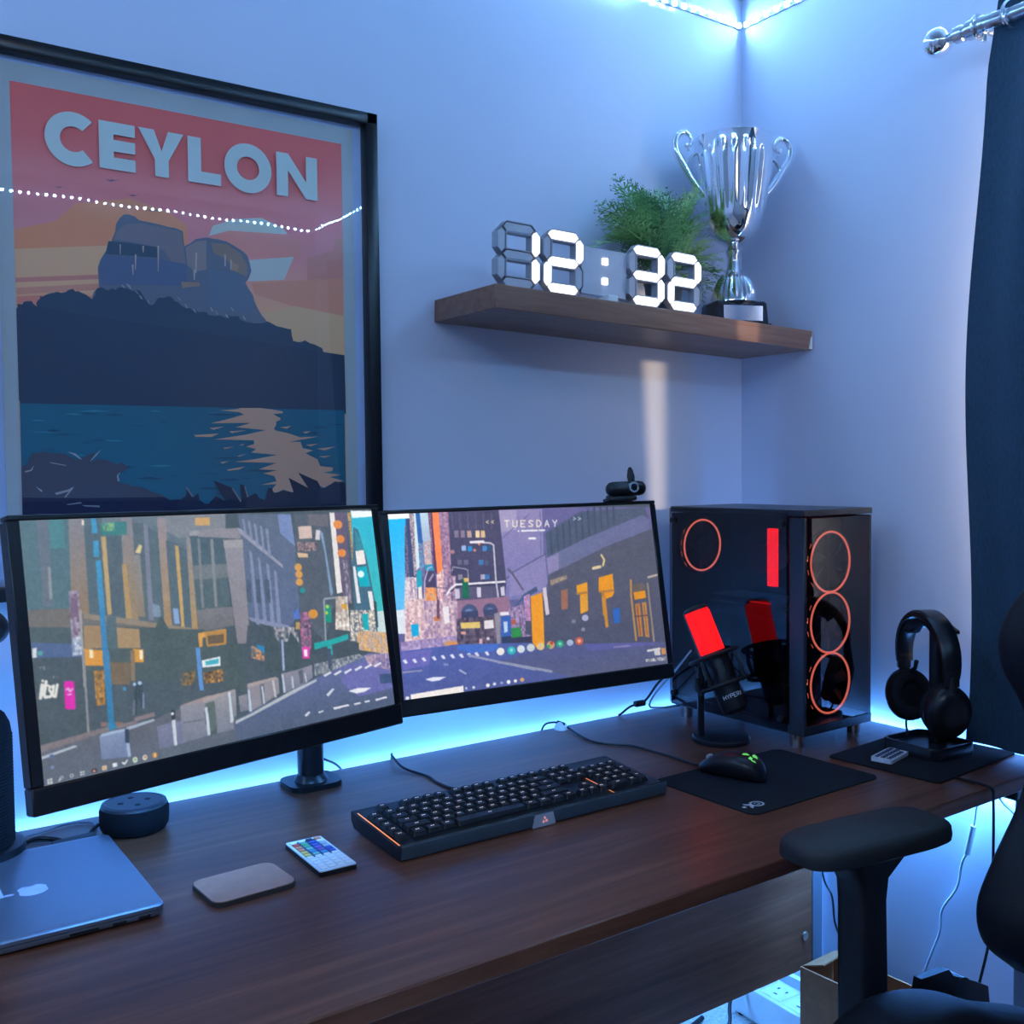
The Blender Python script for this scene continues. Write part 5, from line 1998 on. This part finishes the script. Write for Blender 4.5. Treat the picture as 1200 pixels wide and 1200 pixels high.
cc = thing('cable_clip', 'small white domed cable clip at the back edge of the desk', 'cable clip', (-0.592, -0.040, 0.74))
obj('dome', MB().lathe([(0.014, 0), (0.0145, 0.004), (0.012, 0.010), (0.006, 0.0145), (0.001, 0.0155)], 24), M_white, cc)
obj('slot', MB().box((0, 0, 0.0135), (0.003, 0.026, 0.006), bev=0.001, seg=1), M_black, cc)

# cables between the right monitor and the tower
cord('display_cable', [(-0.372, -0.215, 0.905), (-0.352, -0.14, 0.86), (-0.345, -0.075, 0.815), (-0.352, -0.045, 0.775), (-0.362, -0.035, 0.762), (-0.392, -0.032, 0.758), (-0.418, -0.030, 0.745), (-0.424, -0.028, 0.7425)], 0.0028, M_black,
     'black cable hanging from the right monitor, with a small inline block', extra=lambda m, o: m.box(Vector((-0.368, -0.035, 0.762)) - o, (0.030, 0.014, 0.013), bev=0.004))
cord('display_cable', [(-0.378, -0.205, 0.905), (-0.362, -0.14, 0.85), (-0.358, -0.075, 0.79), (-0.352, -0.050, 0.757), (-0.325, -0.048, 0.749), (-0.29, -0.05, 0.746), (-0.25, -0.055, 0.746)], 0.0022, M_grey,
     'grey cable hanging beside the black one and passing behind the computer')

cord('display_cable', [(-1.20, -0.060, 0.86), (-1.165, -0.026, 0.80), (-1.125, -0.016, 0.768), (-1.090, -0.012, 0.746), (-1.070, -0.010, 0.720)], 0.0024, M_black,
     'short black cable behind the round post, slanting down to the rear desk edge')

# ------------------------------------------------------------------ colour remote, leather coaster
rem = thing('remote_control', 'flat white remote with rows of coloured buttons, left of the keyboard', 'remote control', (-1.2965, -0.3965, 0.74), R(-1.5))
mb = MB()
mb.prism(rrect(0.0545, 0.128, 0.003, 3), 0.0, 0.0065)
obj('base', mb, M_black, rem)
mb = MB()
mb.prism(rrect(0.0535, 0.127, 0.003, 3), 0.0065, 0.0080)
obj('faceplate', mb, pm('remote_white', (0.66, 0.74, 0.84), 0.4, var=0.03), rem, label='white faceplate')
pal = {'w': (0.80, 0.82, 0.86), 'r': (0.65, 0.10, 0.06), 'o': (0.72, 0.26, 0.12), 'y': (0.70, 0.52, 0.14), 'g': (0.10, 0.42, 0.22), 'l': (0.16, 0.48, 0.44), 'b': (0.05, 0.10, 0.42), 'c': (0.06, 0.26, 0.44), 'v': (0.18, 0.12, 0.42), 'p': (0.42, 0.24, 0.46), 'k': (0.03, 0.04, 0.07), 's': (0.40, 0.46, 0.55)}
rowsr = ['wwko', 'rgbw', 'ogbs', 'olvs', 'ycvb', 'ylcb', 'wwww', 'wwww', 'wwww', 'wwww', 'wwww']
mb0 = {}
for iy, rw in enumerate(rowsr):
    for ix, ch in enumerate(rw):
        p = (-0.0185 + ix * 0.0123, 0.0545 - iy * 0.0109, 0.0080)
        if ch not in mb0:
            b = MB()
            b.box((0, 0, 0.0008), (0.0092, 0.0078, 0.0018), bev=0.0005, seg=1)
            mb0[ch] = obj('button', b, pm('button_' + 'red orange yellow green teal blue cyan violet pink black silver white'.split()['royglbcvpksw'.index(ch)], pal[ch], 0.5), rem, p, flat=True)
        else:
            again(mb0[ch], 'button', rem, p)
mb = MB()
for ix in range(3):
    mb.box((-0.01235 + ix * 0.0123, -0.032, 0.0063), (0.0018, 0.058, 0.0006))
mb.box((0, 0.023, 0.0080), (0.046, 0.066, 0.0005))
obj('printed_field', mb, pm('remote_navy', (0.03, 0.05, 0.13), 0.5), rem, flat=True, label='dark printed field')

cst = thing('coaster', 'thin taupe rounded rectangle pad lying beside the laptop', 'coaster', (-1.418, -0.4275, 0.74), R(3))
obj('rim', MB().prism(rrect(0.114, 0.090, 0.016, 8), 0.0, 0.0062), pm('coaster_edge', (0.03, 0.025, 0.025), 0.7), cst)
obj('leather_top', MB().prism(rrect(0.112, 0.088, 0.0155, 8), 0.0062, 0.0072), pm('taupe_leather', (0.36, 0.17, 0.115), 0.62, var=0.08, scale=60, bump=0.25, bscale=700), cst)

# ------------------------------------------------------------------ laptop
lap = thing('laptop', 'closed silver laptop at the left edge of the desk', 'laptop', (-1.634, -0.306, 0.74), R(-0.6))
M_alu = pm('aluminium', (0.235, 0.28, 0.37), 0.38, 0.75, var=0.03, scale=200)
LWx, LWy = 0.216, 0.300
mb = MB()
mb.rings([[Vector((x * k, y * k, z)) for x, y in rrect(LWx, LWy, 0.012)] for z, k in ((0.0005, 0.93), (0.003, 0.985), (0.0085, 1.0), (0.0098, 0.999))])
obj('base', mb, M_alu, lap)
mb = MB()
mb.rings([[Vector((x * k, y * k, z)) for x, y in rrect(LWx, LWy, 0.012)] for z, k in ((0.0108, 0.998), (0.0118, 1.0), (0.0150, 0.998), (0.0164, 0.985), (0.0167, 0.93))])
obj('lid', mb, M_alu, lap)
obj('seam', MB().prism(rrect(LWx - 0.003, LWy - 0.003, 0.011), 0.0096, 0.0110), M_black, lap)
mb = MB()
for x, w, h in ((0.083, 0.014, 0.0045), (0.054, 0.016, 0.0035)):
    mb.box((x, -LWy / 2 + 0.0004, 0.0062), (w, 0.002, h), bev=0.0008, seg=1)
mb.box((0.014, -LWy / 2 + 0.0004, 0.0062), (0.032, 0.002, 0.0022))
obj('port', mb, M_black, lap)
# fruit emblem lying on its side, the stalk pointing left
mb = MB()
outl = []
for i in range(60):
    a = 2 * PI * i / 60
    r = 0.0185 * (1 + 0.04 * math.cos(2 * a))
    x, y = r * math.cos(a) * 0.98, r * math.sin(a) * 1.02
    if abs(math.degrees(a) - 180) < 26:
        x += 0.0035 * math.cos(R((math.degrees(a) - 180) * 3.4))
    if abs((math.degrees(a) + 180) % 360 - 180) < 20:
        x -= 0.0018 * math.cos(R(((math.degrees(a) + 180) % 360 - 180) * 4.4))
    dx, dy = x - (-0.001), y - 0.0250
    d = math.hypot(dx, dy)
    if d < 0.0115:
        x, y = -0.001 + dx / d * 0.0115, 0.0250 + dy / d * 0.0115
    outl.append((x, y))
ET = Matrix.Translation((-0.019, -0.010, 0)) @ Matrix.Rotation(R(0), 4, 'Z')
mb.prism(outl, 0.0166, 0.01685, ET)
mb.prism([(-0.0205, -0.001), (-0.024, -0.0045), (-0.031, -0.004), (-0.0335, -0.001), (-0.030, 0.0018), (-0.024, 0.002)], 0.0166, 0.01685, ET)
obj('emblem', mb, pm('emblem_silver', (0.58, 0.62, 0.86), 0.3, 0.3), lap, label='pale fruit-shaped emblem')
obj('sticker', MB().box((-0.082, 0.012, 0.01675), (0.060, 0.055, 0.0003)), pm('clear_sticker', (0.46, 0.55, 0.72), 0.25), lap, label='pale square sticker')

# ------------------------------------------------------------------ round speaker, tower speaker, desk lamp at the left edge
pk = thing('puck_speaker', 'small round black speaker behind the laptop', 'speaker', (-1.476, -0.118, 0.74))
mb = MB()
mb.lathe([(0.038, 0), (0.045, 0.002), (0.0495, 0.009), (0.0505, 0.020), (0.0505, 0.033), (0.0485, 0.039)], 48)
obj('fabric_body', mb, M_fabric, pk)
mb = MB()
mb.lathe([(0.0485, 0.0385), (0.0470, 0.0425), (0.0420, 0.0440), (0.041, 0.0432), (0.001, 0.0432)], 48)
obj('top_plate', mb, pm('speaker_top', (0.020, 0.026, 0.038), 0.35, var=0.1), pk)
mb = MB()
for q in range(4):
    a = R(90 * q)
    mb.cyl((0.020 * math.cos(a), 0.020 * math.sin(a), 0.0430), (0.020 * math.cos(a), 0.020 * math.sin(a), 0.0437), 0.0045, n=14)
obj('button', mb, M_matte, pk)
cord('speaker_cord', [(-1.517, -0.110, 0.757), (-1.532, -0.118, 0.756), (-1.545, -0.128, 0.748), (-1.552, -0.140, 0.7435), (-1.562, -0.146, 0.7435), (-1.585, -0.140, 0.7435)], 0.003, M_black, 'short black cable curving from the round speaker to the plug behind the laptop')
ts = thing('tower_speaker', 'tall dark fabric-covered speaker with a round base at the left edge', 'speaker', (-1.700, -0.128, 0.74))
mb = MB()
mb.lathe([(0.064, 0), (0.070, 0.003), (0.071, 0.018), (0.069, 0.026), (0.062, 0.029)], 40)
obj('base_ring', mb, M_satin, ts)
mb = MB()
pr = [(0.0565, 0.028)]
for k in range(34):
    z = 0.030 + k * 0.0045
    pr += [(0.0572, z), (0.0560, z + 0.0022)]
pr += [(0.054, 0.195), (0.048, 0.208), (0.038, 0.217), (0.020, 0.222), (0.001, 0.223)]
mb.lathe(pr, 40)
obj('fabric_body', mb, M_fabric, ts)
cord('speaker_cord', [(-1.632, -0.120, 0.752), (-1.612, -0.108, 0.752), (-1.590, -0.112, 0.748), (-1.575, -0.124, 0.744), (-1.570, -0.132, 0.744)], 0.0032, M_black, 'black cable leaving the tower speaker base')
cord('white_cord', [(-1.640, -0.058, 0.7425), (-1.600, -0.055, 0.7425), (-1.560, -0.040, 0.7425), (-1.525, -0.055, 0.7425), (-1.530, -0.095, 0.7425), (-1.575, -0.105, 0.7425), (-1.620, -0.085, 0.7425), (-1.625, -0.060, 0.7425)], 0.0014, M_blue_metal, 'loop of thin pale wire on the desk behind the laptop')
pg = obj('power_plug', MB().prism(rrect(0.060, 0.018, 0.006), 0, 0.014), M_black, loc=(-1.568, -0.144, 0.74))
pg.rotation_euler = (0, 0, R(6))
tag(pg, 'small black power block lying against the rear edge of the laptop', 'plug')
lp = thing('desk_lamp', 'dark lamp head at the left edge, just below the poster frame', 'lamp', (-1.93, -0.20, 0.74))
L0 = Vector((-1.93, -0.20, 0.74))
obj('base', MB().lathe([(0.075, 0), (0.078, 0.004), (0.076, 0.014), (0.02, 0.018)], 36), M_satin, lp)
obj('stem', MB().tube([p - L0 for p in spline([(-1.93, -0.20, 0.75), (-1.93, -0.20, 1.00), (-1.90, -0.18, 1.085), (-1.82, -0.14, 1.10), (-1.72, -0.12, 1.095)], 6)], 0.008, 12), M_satin, lp)
hd = MB(Matrix.Translation(Vector((-1.672, -0.118, 1.070)) - L0) @ Matrix.Rotation(R(25), 4, 'Y'))
hd.sphere((0, 0, 0), 0.026, (1.25, 1, 1.0), 28, 16)
obj('lamp_head', hd, M_satin, lp)

# ------------------------------------------------------------------ second mat, small remote, headphone stand, headphones
m2 = obj('desk_mat', MB().prism(rrect(0.285, 0.218, 0.010), 0, 0.003), M_fabric, loc=(-0.173, -0.602, 0.74))
m2.rotation_euler = (0, 0, R(4))
tag(m2, 'black square mat under the headphone stand', 'mat')
r2 = thing('small_remote', 'slim white remote with dark keys on the mat in front of the headphones', 'remote control', (-0.240, -0.580, 0.743), R(-78))
obj('body', MB().prism(rrect(0.040, 0.086, 0.006), 0, 0.007), pm('pale_plastic', (0.60, 0.66, 0.76), 0.4), r2)
kk = None
for iy in range(7):
    for ix in range(3):
        p = (-0.0115 + ix * 0.0115, 0.033 - iy * 0.0108, 0.007)
        if kk is None:
            kk = obj('button', MB().box((0, 0, 0.0006), (0.008, 0.0062, 0.0014)), pm('button_navy', (0.04, 0.06, 0.12), 0.5), r2, p, flat=True)
        elif (ix, iy) != (2, 0):
            again(kk, 'button', r2, p)

hst = thing('headphone_stand', 'black headphone stand with a shallow tray base by the curtain', 'headphone stand', (-0.142, -0.594, 0.743), R(-4))
mb = MB()
o_, i_ = rrect(0.120, 0.125, 0.020), rrect(0.108, 0.113, 0.015)
mb.rings([[Vector((x, y, 0)) for x, y in o_], [Vector((x, y, 0.020)) for x, y in o_], [Vector((x, y, 0.022)) for x, y in rrect(0.117, 0.122, 0.019)], [Vector((x, y, 0.022)) for x, y in i_], [Vector((x, y, 0.012)) for x, y in i_]])
obj('tray_base', mb, M_satin, hst)
mb = MB()
mb.prism(rrect(0.036, 0.022, 0.006), 0.010, 0.236, Matrix.Translation((0.030, 0.0, 0)))
obj('post', mb, M_satin, hst)
mb = MB()
mb.rings([[Vector((0.012 + 0.0 * k, 0.040 * c, 0.238 + 0.016 * (1 - (c ** 2))))] + [Vector((0.012 + dx, 0.040 * c, 0.238 + dz + 0.014 * (1 - c * c))) for dx, dz in ((0.024, -0.014), (0.024, -0.008), (-0.024, -0.008), (-0.024, -0.014))] for c in (-1, -0.6, -0.2, 0.2, 0.6, 1) for k in (0,)])
obj('saddle', mb, M_satin, hst)

hp = thing('headphones', 'black over-ear headphones hanging on the stand beside the curtain', 'headphones', (-0.148, -0.594, 0.743), R(-30))
# local frame: ears along y, headband up
mb = MB()
band, rad = [], []
for k in range(25):
    a = R(-14 + 208 * k / 24)
    band.append((0.0, 0.091 * math.cos(a), 0.176 + 0.084 * math.sin(a)))
rings = []
for k, p in enumerate(band):
    a = R(-14 + 208 * k / 24)
    nrm = Vector((0, math.cos(a), math.sin(a)))
    w = 0.016 + 0.004 * math.sin(PI * k / 24)
    th_ = 0.0045 + 0.0035 * math.sin(PI * k / 24)
    rings.append([Vector(p) + Vector((w * cx, 0, 0)) + nrm * th_ * cz for cx, cz in ((1, -0.6), (1, 0.6), (0.8, 1), (-0.8, 1), (-1, 0.6), (-1, -0.6), (-0.8, -1), (0.8, -1))])
mb.rings(rings)
obj('headband', mb, M_satin, hp)
mb = MB()
rings = []
for k in range(13):
    a = R(38 + 104 * k / 12)
    p = Vector((0, 0.075 * math.cos(a), 0.176 + 0.073 * math.sin(a)))
    nrm = Vector((0, math.cos(a), math.sin(a)))
    rings.append([p + Vector((0.016 * cx, 0, 0)) + nrm * (0.008 * cz) for cx, cz in ((1, -0.4), (1, 0.6), (0.7, 1), (-0.7, 1), (-1, 0.6), (-1, -0.4), (-0.6, -1), (0.6, -1))])
mb.rings(rings)
obj('headband_pad', mb, M_fabric, hp)
for sd in (1, -1):
    CM = Matrix.Translation((0, sd * 0.066, 0.094)) @ Matrix.Rotation(R(-sd * 12), 4, 'X') @ Matrix.Rotation(R(-sd * 90), 4, 'X')
    mb = MB(CM @ Matrix.Diagonal((0.92, 1.10, 1, 1)))
    mb.lathe([(0.012, 0.034), (0.030, 0.033), (0.040, 0.028), (0.0455, 0.018), (0.0465, 0.006), (0.044, 0.000)], 36)
    o = obj('ear_cup', mb, M_satin, hp)
    mb = MB(CM @ Matrix.Diagonal((0.92, 1.10, 1, 1)))
    mb.torus((0, 0, -0.008), 0.033, 0.0115, n=36, m=12)
    mb.cyl((0, 0, -0.004), (0, 0, -0.002), 0.030, n=28)
    obj('ear_pad', mb, M_fabric, hp)
    mb = MB()
    mb.tube([(0.0, sd * 0.091, 0.158), (0.0, sd * 0.094, 0.130), (0.0, sd * 0.090, 0.104)], [0.008, 0.009, 0.012], 12)
    mb.box((0, sd * 0.091, 0.156), (0.026, 0.012, 0.030), bev=0.003)
    obj('yoke', mb, M_black, hp)
mb = MB()
mb.tube([(0.0, 0.060, 0.140), (-0.004, 0.036, 0.152), (-0.005, 0.030, 0.166)], [0.005, 0.004, 0.0045], 10)
obj('microphone_boom', mb, M_black, hp)
mb = MB()
mb.tube(spline([(-0.006, 0.066, 0.052), (-0.010, 0.060, 0.036), (-0.014, 0.048, 0.026), (-0.018, 0.040, 0.018)], 5), 0.0024, 6)
obj('lead', mb, M_black, hp)

# ------------------------------------------------------------------ below the desk
cord('hanging_cord', [(-0.255, -0.720, 0.7415), (-0.256, -0.770, 0.7425), (-0.2565, -0.7865, 0.738), (-0.256, -0.788, 0.720), (-0.253, -0.787, 0.66), (-0.251, -0.785, 0.58), (-0.250, -0.780, 0.48), (-0.24, -0.74, 0.30), (-0.22, -0.70, 0.02)], 0.0026, M_black, 'black cable hanging over the front edge of the desk near the curtain')
cord('wall_cord', [(-0.020, -0.628, 0.70), (-0.012, -0.619, 0.632), (-0.012, -0.604, 0.535), (-0.012, -0.587, 0.495), (-0.012, -0.576, 0.440), (-0.012, -0.545, 0.385), (-0.012, -0.540, 0.338), (-0.012, -0.521, 0.283), (-0.012, -0.500, 0.22), (-0.016, -0.47, 0.10)], 0.0026, M_grey, 'grey cable with an inline connector hanging down the wall under the desk',
     extra=lambda m, o: m.tube([Vector((-0.012, -0.610, 0.575)) - o, Vector((-0.012, -0.597, 0.515)) - o], 0.006, 8))
cord('wall_cord', [(-0.018, -0.235, 0.50), (-0.010, -0.250, 0.36), (-0.010, -0.275, 0.319), (-0.010, -0.283, 0.263), (-0.010, -0.303, 0.213), (-0.010, -0.315, 0.10)], 0.0024, M_black, 'thin black cable hanging beside the desk leg')
cord('wall_cord', [(-0.022, -0.690, 0.705), (-0.02, -0.665, 0.655), (-0.02, -0.690, 0.628), (-0.02, -0.735, 0.612), (-0.02, -0.780, 0.640)], 0.0024, M_black, 'loop of black cable under the right end of the desk')
ps_ = thing('power_strip', 'white power strip with socket holes on the floor under the desk', 'power strip', (-0.080, -0.186, 0.0), R(-3))
mb = MB()
mb.box((0, 0, 0.045), (0.088, 0.215, 0.074), bev=0.004)
obj('body', mb, M_white, ps_)
for y in (0.068, 0.0, -0.068):
    s_ = MB()
    s_.box((0, y, 0.0825), (0.066, 0.060, 0.002), bev=0.0008, seg=1)
    so = obj('socket', s_, pm('socket_white', (0.86, 0.88, 0.92), 0.35), ps_)
    h_ = MB()
    for dx, dy, a, b in ((-0.014, 0, 0.004, 0.009), (0.010, 0.012, 0.008, 0.004), (0.010, -0.012, 0.008, 0.004)):
        h_.box((dx, y + dy, 0.0836), (a, b, 0.0006))
    obj('socket_hole', h_, M_black, so, flat=True)
for x, y in ((-0.03, 0.09), (0.03, 0.09), (-0.03, -0.09), (0.03, -0.09)):
    obj('foot', MB().cyl((x, y, 0), (x, y, 0.010), 0.008, n=14), M_black, ps_)
pl = thing('power_plug', 'black mains plug at the far end of the power strip', 'plug', (-0.095, -0.118, 0.0845), R(10))
obj('body', MB().prism(rrect(0.050, 0.046, 0.012), 0, 0.030), M_satin, pl)
obj('lead', MB().tube(spline([(-0.022, 0, 0.012), (-0.060, 0.01, 0.010), (-0.095, 0.0, -0.020), (-0.13, -0.02, -0.045), (-0.17, -0.01, -0.055), (-0.20, 0.02, -0.060)], 6), 0.0045, 8), M_black, pl)
cord('floor_cord', [(-0.36, -0.10, 0.006), (-0.31, -0.13, 0.006), (-0.285, -0.16, 0.030), (-0.300, -0.150, 0.055), (-0.318, -0.125, 0.040), (-0.300, -0.105, 0.007), (-0.27, -0.08, 0.006), (-0.20, -0.06, 0.006)], 0.006, M_black, 'black looped cable on the carpet below the desk panel')
bx = thing('cardboard_box', 'plain brown cardboard box on the floor behind the chair arm', 'box', (-0.085, -0.430, 0), R(2))
M_card = pm('cardboard', (0.40, 0.165, 0.075), 0.85, var=0.1, scale=60)
for nm, c, s in (('side', (-0.060, 0, 0.105), (0.004, 0.26, 0.21)), ('side', (0.052, 0, 0.105), (0.004, 0.26, 0.21)), ('side', (-0.004, 0.128, 0.105), (0.108, 0.004, 0.21)), ('side', (-0.004, -0.128, 0.105), (0.108, 0.004, 0.21)), ('bottom', (-0.004, 0, 0.003), (0.108, 0.252, 0.004))):
    obj(nm, MB().box(c, s), M_card, bx, flat=True)
fl_ = MB()
fl_._put([(-0.058, 0.126, 0.21), (0.050, 0.126, 0.21), (0.046, 0.080, 0.232), (-0.050, 0.080, 0.226), (-0.058, 0.126, 0.213), (0.050, 0.126, 0.213), (0.046, 0.081, 0.235), (-0.050, 0.081, 0.229)], [(3, 2, 1, 0), (4, 5, 6, 7), (0, 1, 5, 4), (1, 2, 6, 5), (2, 3, 7, 6), (3, 0, 4, 7)])
obj('flap', fl_, M_card, bx, flat=True)

# ------------------------------------------------------------------ chair
ch = thing('office_chair', 'black gaming chair with a padded armrest in front of the desk', 'chair', (-0.68, -1.18, 0))
C0 = Vector((-0.68, -1.18, 0))
M_leather = pm('black_leather', (0.005, 0.006, 0.010), 0.6, var=0.25, scale=90, bump=0.25, bscale=500, spec=0.25)
M_armpad = pm('arm_pad', (0.007, 0.007, 0.009), 0.6, var=0.2, scale=300, bump=0.2, bscale=900)


def cushion(sections, n_=10):
    """Loft of rounded rectangles: each section = (centre, half-width vec, half-height vec)."""
    mb = MB()
    rs = []
    smooth = [spline([q[i] for q in sections], 5) for i in range(3)]
    for c, a, b in zip(*smooth):
        ring = []
        for i in range(28):
            t = 2 * PI * i / 28
            ct, st = math.cos(t), math.sin(t)
            e = 0.55
            ring.append(Vector(c) + Vector(a) * (abs(ct) ** e) * (1 if ct > 0 else -1) + Vector(b) * (abs(st) ** e) * (1 if st > 0 else -1))
        rs.append(ring)
    mb.rings(rs)
    return mb


# seat: middle pad and the raised side bolsters
secs = [((x, 0, z), (0, w, 0), (0, 0, h)) for x, z, w, h in ((-0.275, 0.500, 0.13, 0.02), (-0.262, 0.500, 0.16, 0.045), (-0.18, 0.505, 0.17, 0.055), (0.0, 0.497, 0.17, 0.055), (0.14, 0.490, 0.17, 0.055), (0.20, 0.49, 0.16, 0.04))]
obj('seat', cushion(secs), M_leather, ch)
for sd in (1, -1):
    secs = [((x, sd * y, z), (0, w, 0), (0, 0, h)) for x, y, z, w, h in ((-0.262, 0.18, 0.520, 0.02, 0.02), (-0.245, 0.195, 0.528, 0.05, 0.052), (-0.18, 0.205, 0.540, 0.058, 0.070), (-0.10, 0.208, 0.542, 0.060, 0.075), (-0.01, 0.206, 0.530, 0.058, 0.068), (0.08, 0.20, 0.508, 0.052, 0.050), (0.17, 0.19, 0.492, 0.045, 0.036), (0.20, 0.18, 0.488, 0.03, 0.02))]
    obj('seat_bolster', cushion(secs), M_leather, ch)
# backrest leaning away to the right, with shoulder wings
lean = lambda z: 0.245 + min(z - 0.53, 0.3) * 0.42 + max(0, z - 0.83) * 0.16
secs = [((lean(z) + 0.01, 0, z), (0, w, 0), (0.055 * t_, 0, -0.02 * t_)) for z, w, t_ in ((0.50, 0.12, 0.5), (0.53, 0.17, 0.9), (0.65, 0.185, 1.0), (0.80, 0.20, 1.0), (0.95, 0.215, 1.0), (1.06, 0.20, 1.0), (1.13, 0.15, 0.95), (1.18, 0.11, 0.8), (1.20, 0.08, 0.4))]
obj('backrest', cushion(secs), M_leather, ch)
for sd in (1, -1):
    secs = [((0.150 + dx, sd * y, z), (0.06 * k, sd * -0.01, 0), (0, 0.045 * k, 0)) for z, dx, y, k in ((0.560, 0.075, 0.215, 0.35), (0.590, 0.080, 0.235, 0.8), (0.640, 0.092, 0.240, 1.0), (0.700, 0.130, 0.240, 0.95), (0.780, 0.185, 0.240, 0.8), (0.86, 0.215, 0.245, 0.75), (0.92, 0.215, 0.252, 0.9), (0.97, 0.192, 0.256, 1.05), (1.02, 0.184, 0.256, 1.1), (1.07, 0.198, 0.25, 1.0), (1.12, 0.225, 0.235, 0.75), (1.15, 0.26, 0.22, 0.35))]
    obj('back_wing', cushion(secs), M_leather, ch)
    b_ = MB()
    b_.prism([(0.000, 0.520), (0.020, 0.590), (0.085, 0.584), (0.096, 0.572), (0.150, 0.548), (0.185, 0.530), (0.19, 0.50), (0.12, 0.485), (0.05, 0.505)], 0.0, 0.012, Matrix(((1, 0, 0, 0), (0, 0, sd, sd * 0.262), (0, 1, 0, 0), (0, 0, 0, 1))))
    b_.cyl((0.115, sd * 0.260, 0.540), (0.115, sd * 0.285, 0.540), 0.024, n=20)
    b_.cyl((0.06, sd * 0.270, 0.53), (0.06, sd * 0.281, 0.53), 0.008, n=12)
    obj('recline_hinge', b_, M_satin, ch)
    # armrest: padded top on a broad upright
    ap = MB(Matrix.Translation((-0.033, sd * 0.312, 0)) @ Matrix.Rotation(R(-sd * 8), 4, 'Z'))
    pts = []
    for i in range(28):
        t = 2 * PI * i / 28
        e = 0.42
        c_, s_ = math.cos(t), math.sin(t)
        x = 0.130 * (abs(c_) ** e) * (1 if c_ > 0 else -1)
        y = 0.052 * (abs(s_) ** e) * (1 if s_ > 0 else -1)
        if x < -0.06:
            y *= 1 - 0.18 * ((-0.06 - x) / 0.07) ** 2
        pts.append((x, y))
    ap.rings([[Vector((x * k, y * k2, z)) for x, y in pts] for z, k, k2 in ((0.766, 0.93, 0.88), (0.770, 0.99, 0.98), (0.778, 1.0, 1.0), (0.788, 0.99, 0.975), (0.7925, 0.97, 0.93), (0.795, 0.945, 0.87))])
    a0 = obj('armrest_pad', ap, M_armpad, ch)
    up = MB(Matrix.Translation((-0.036, sd * 0.310, 0)))
    up.rings([[Vector((x * kx + dx, y * ky, z)) for x, y in rrect(0.084, 0.050, 0.012, 4)] for z, kx, ky, dx in ((0.40, 0.72, 0.92, -0.004), (0.60, 0.68, 0.92, -0.006), (0.70, 0.64, 0.92, -0.008), (0.730, 0.72, 0.95, -0.007), (0.756, 1.40, 1.10, 0.004), (0.768, 1.95, 1.3, 0.012))])
    up.box((0, -sd * 0.09, 0.415), (0.085, 0.19, 0.03), bev=0.006)
    obj('armrest_post', up, M_black, ch)
mb = MB()
mb.box((-0.02, 0, 0.425), (0.30, 0.30, 0.035), bev=0.008)
mb.cyl((-0.02, 0, 0.09), (-0.02, 0, 0.42), 0.028, n=24)
obj('gas_lift', mb, M_black, ch)
for q in range(5):
    a = R(72 * q + 20)
    c_, s_ = math.cos(a), math.sin(a)
    mb = MB()
    mb.tube([(-0.02, 0, 0.115), (-0.02 + 0.15 * c_, 0.15 * s_, 0.105), (-0.02 + 0.31 * c_, 0.31 * s_, 0.078)], [0.034, 0.026, 0.018], 10)
    lg_ = obj('base_leg', mb, M_black, ch)
    mb = MB()
    mb.cyl((-0.02 + 0.31 * c_ - 0.022 * s_, 0.31 * s_ + 0.022 * c_, 0.03), (-0.02 + 0.31 * c_ + 0.022 * s_, 0.31 * s_ - 0.022 * c_, 0.03), 0.030, n=20)
    mb.cyl((-0.02 + 0.31 * c_, 0.31 * s_, 0.03), (-0.02 + 0.31 * c_, 0.31 * s_, 0.085), 0.009, n=10)
    obj('caster', mb, M_satin, lg_)

# ------------------------------------------------------------------ repeats carry one group phrase
for stem_, phrase in (('ceiling_led_strip', 'light strips along the ceiling edge'), ('desk_led_strip', 'light strips behind the desk edges'),
                      ('monitor', 'pair of monitors on the desk'), ('display_cable', 'cables behind the monitors'), ('wall_cord', 'cables hanging below the desk'),
                      ('speaker_cord', 'cables behind the laptop'), ('power_plug', 'plugs')):
    for o in list(COL.objects):
        if o.parent is None and o.name.split('.')[0] == stem_ and o.get('category'):
            o['group'] = phrase
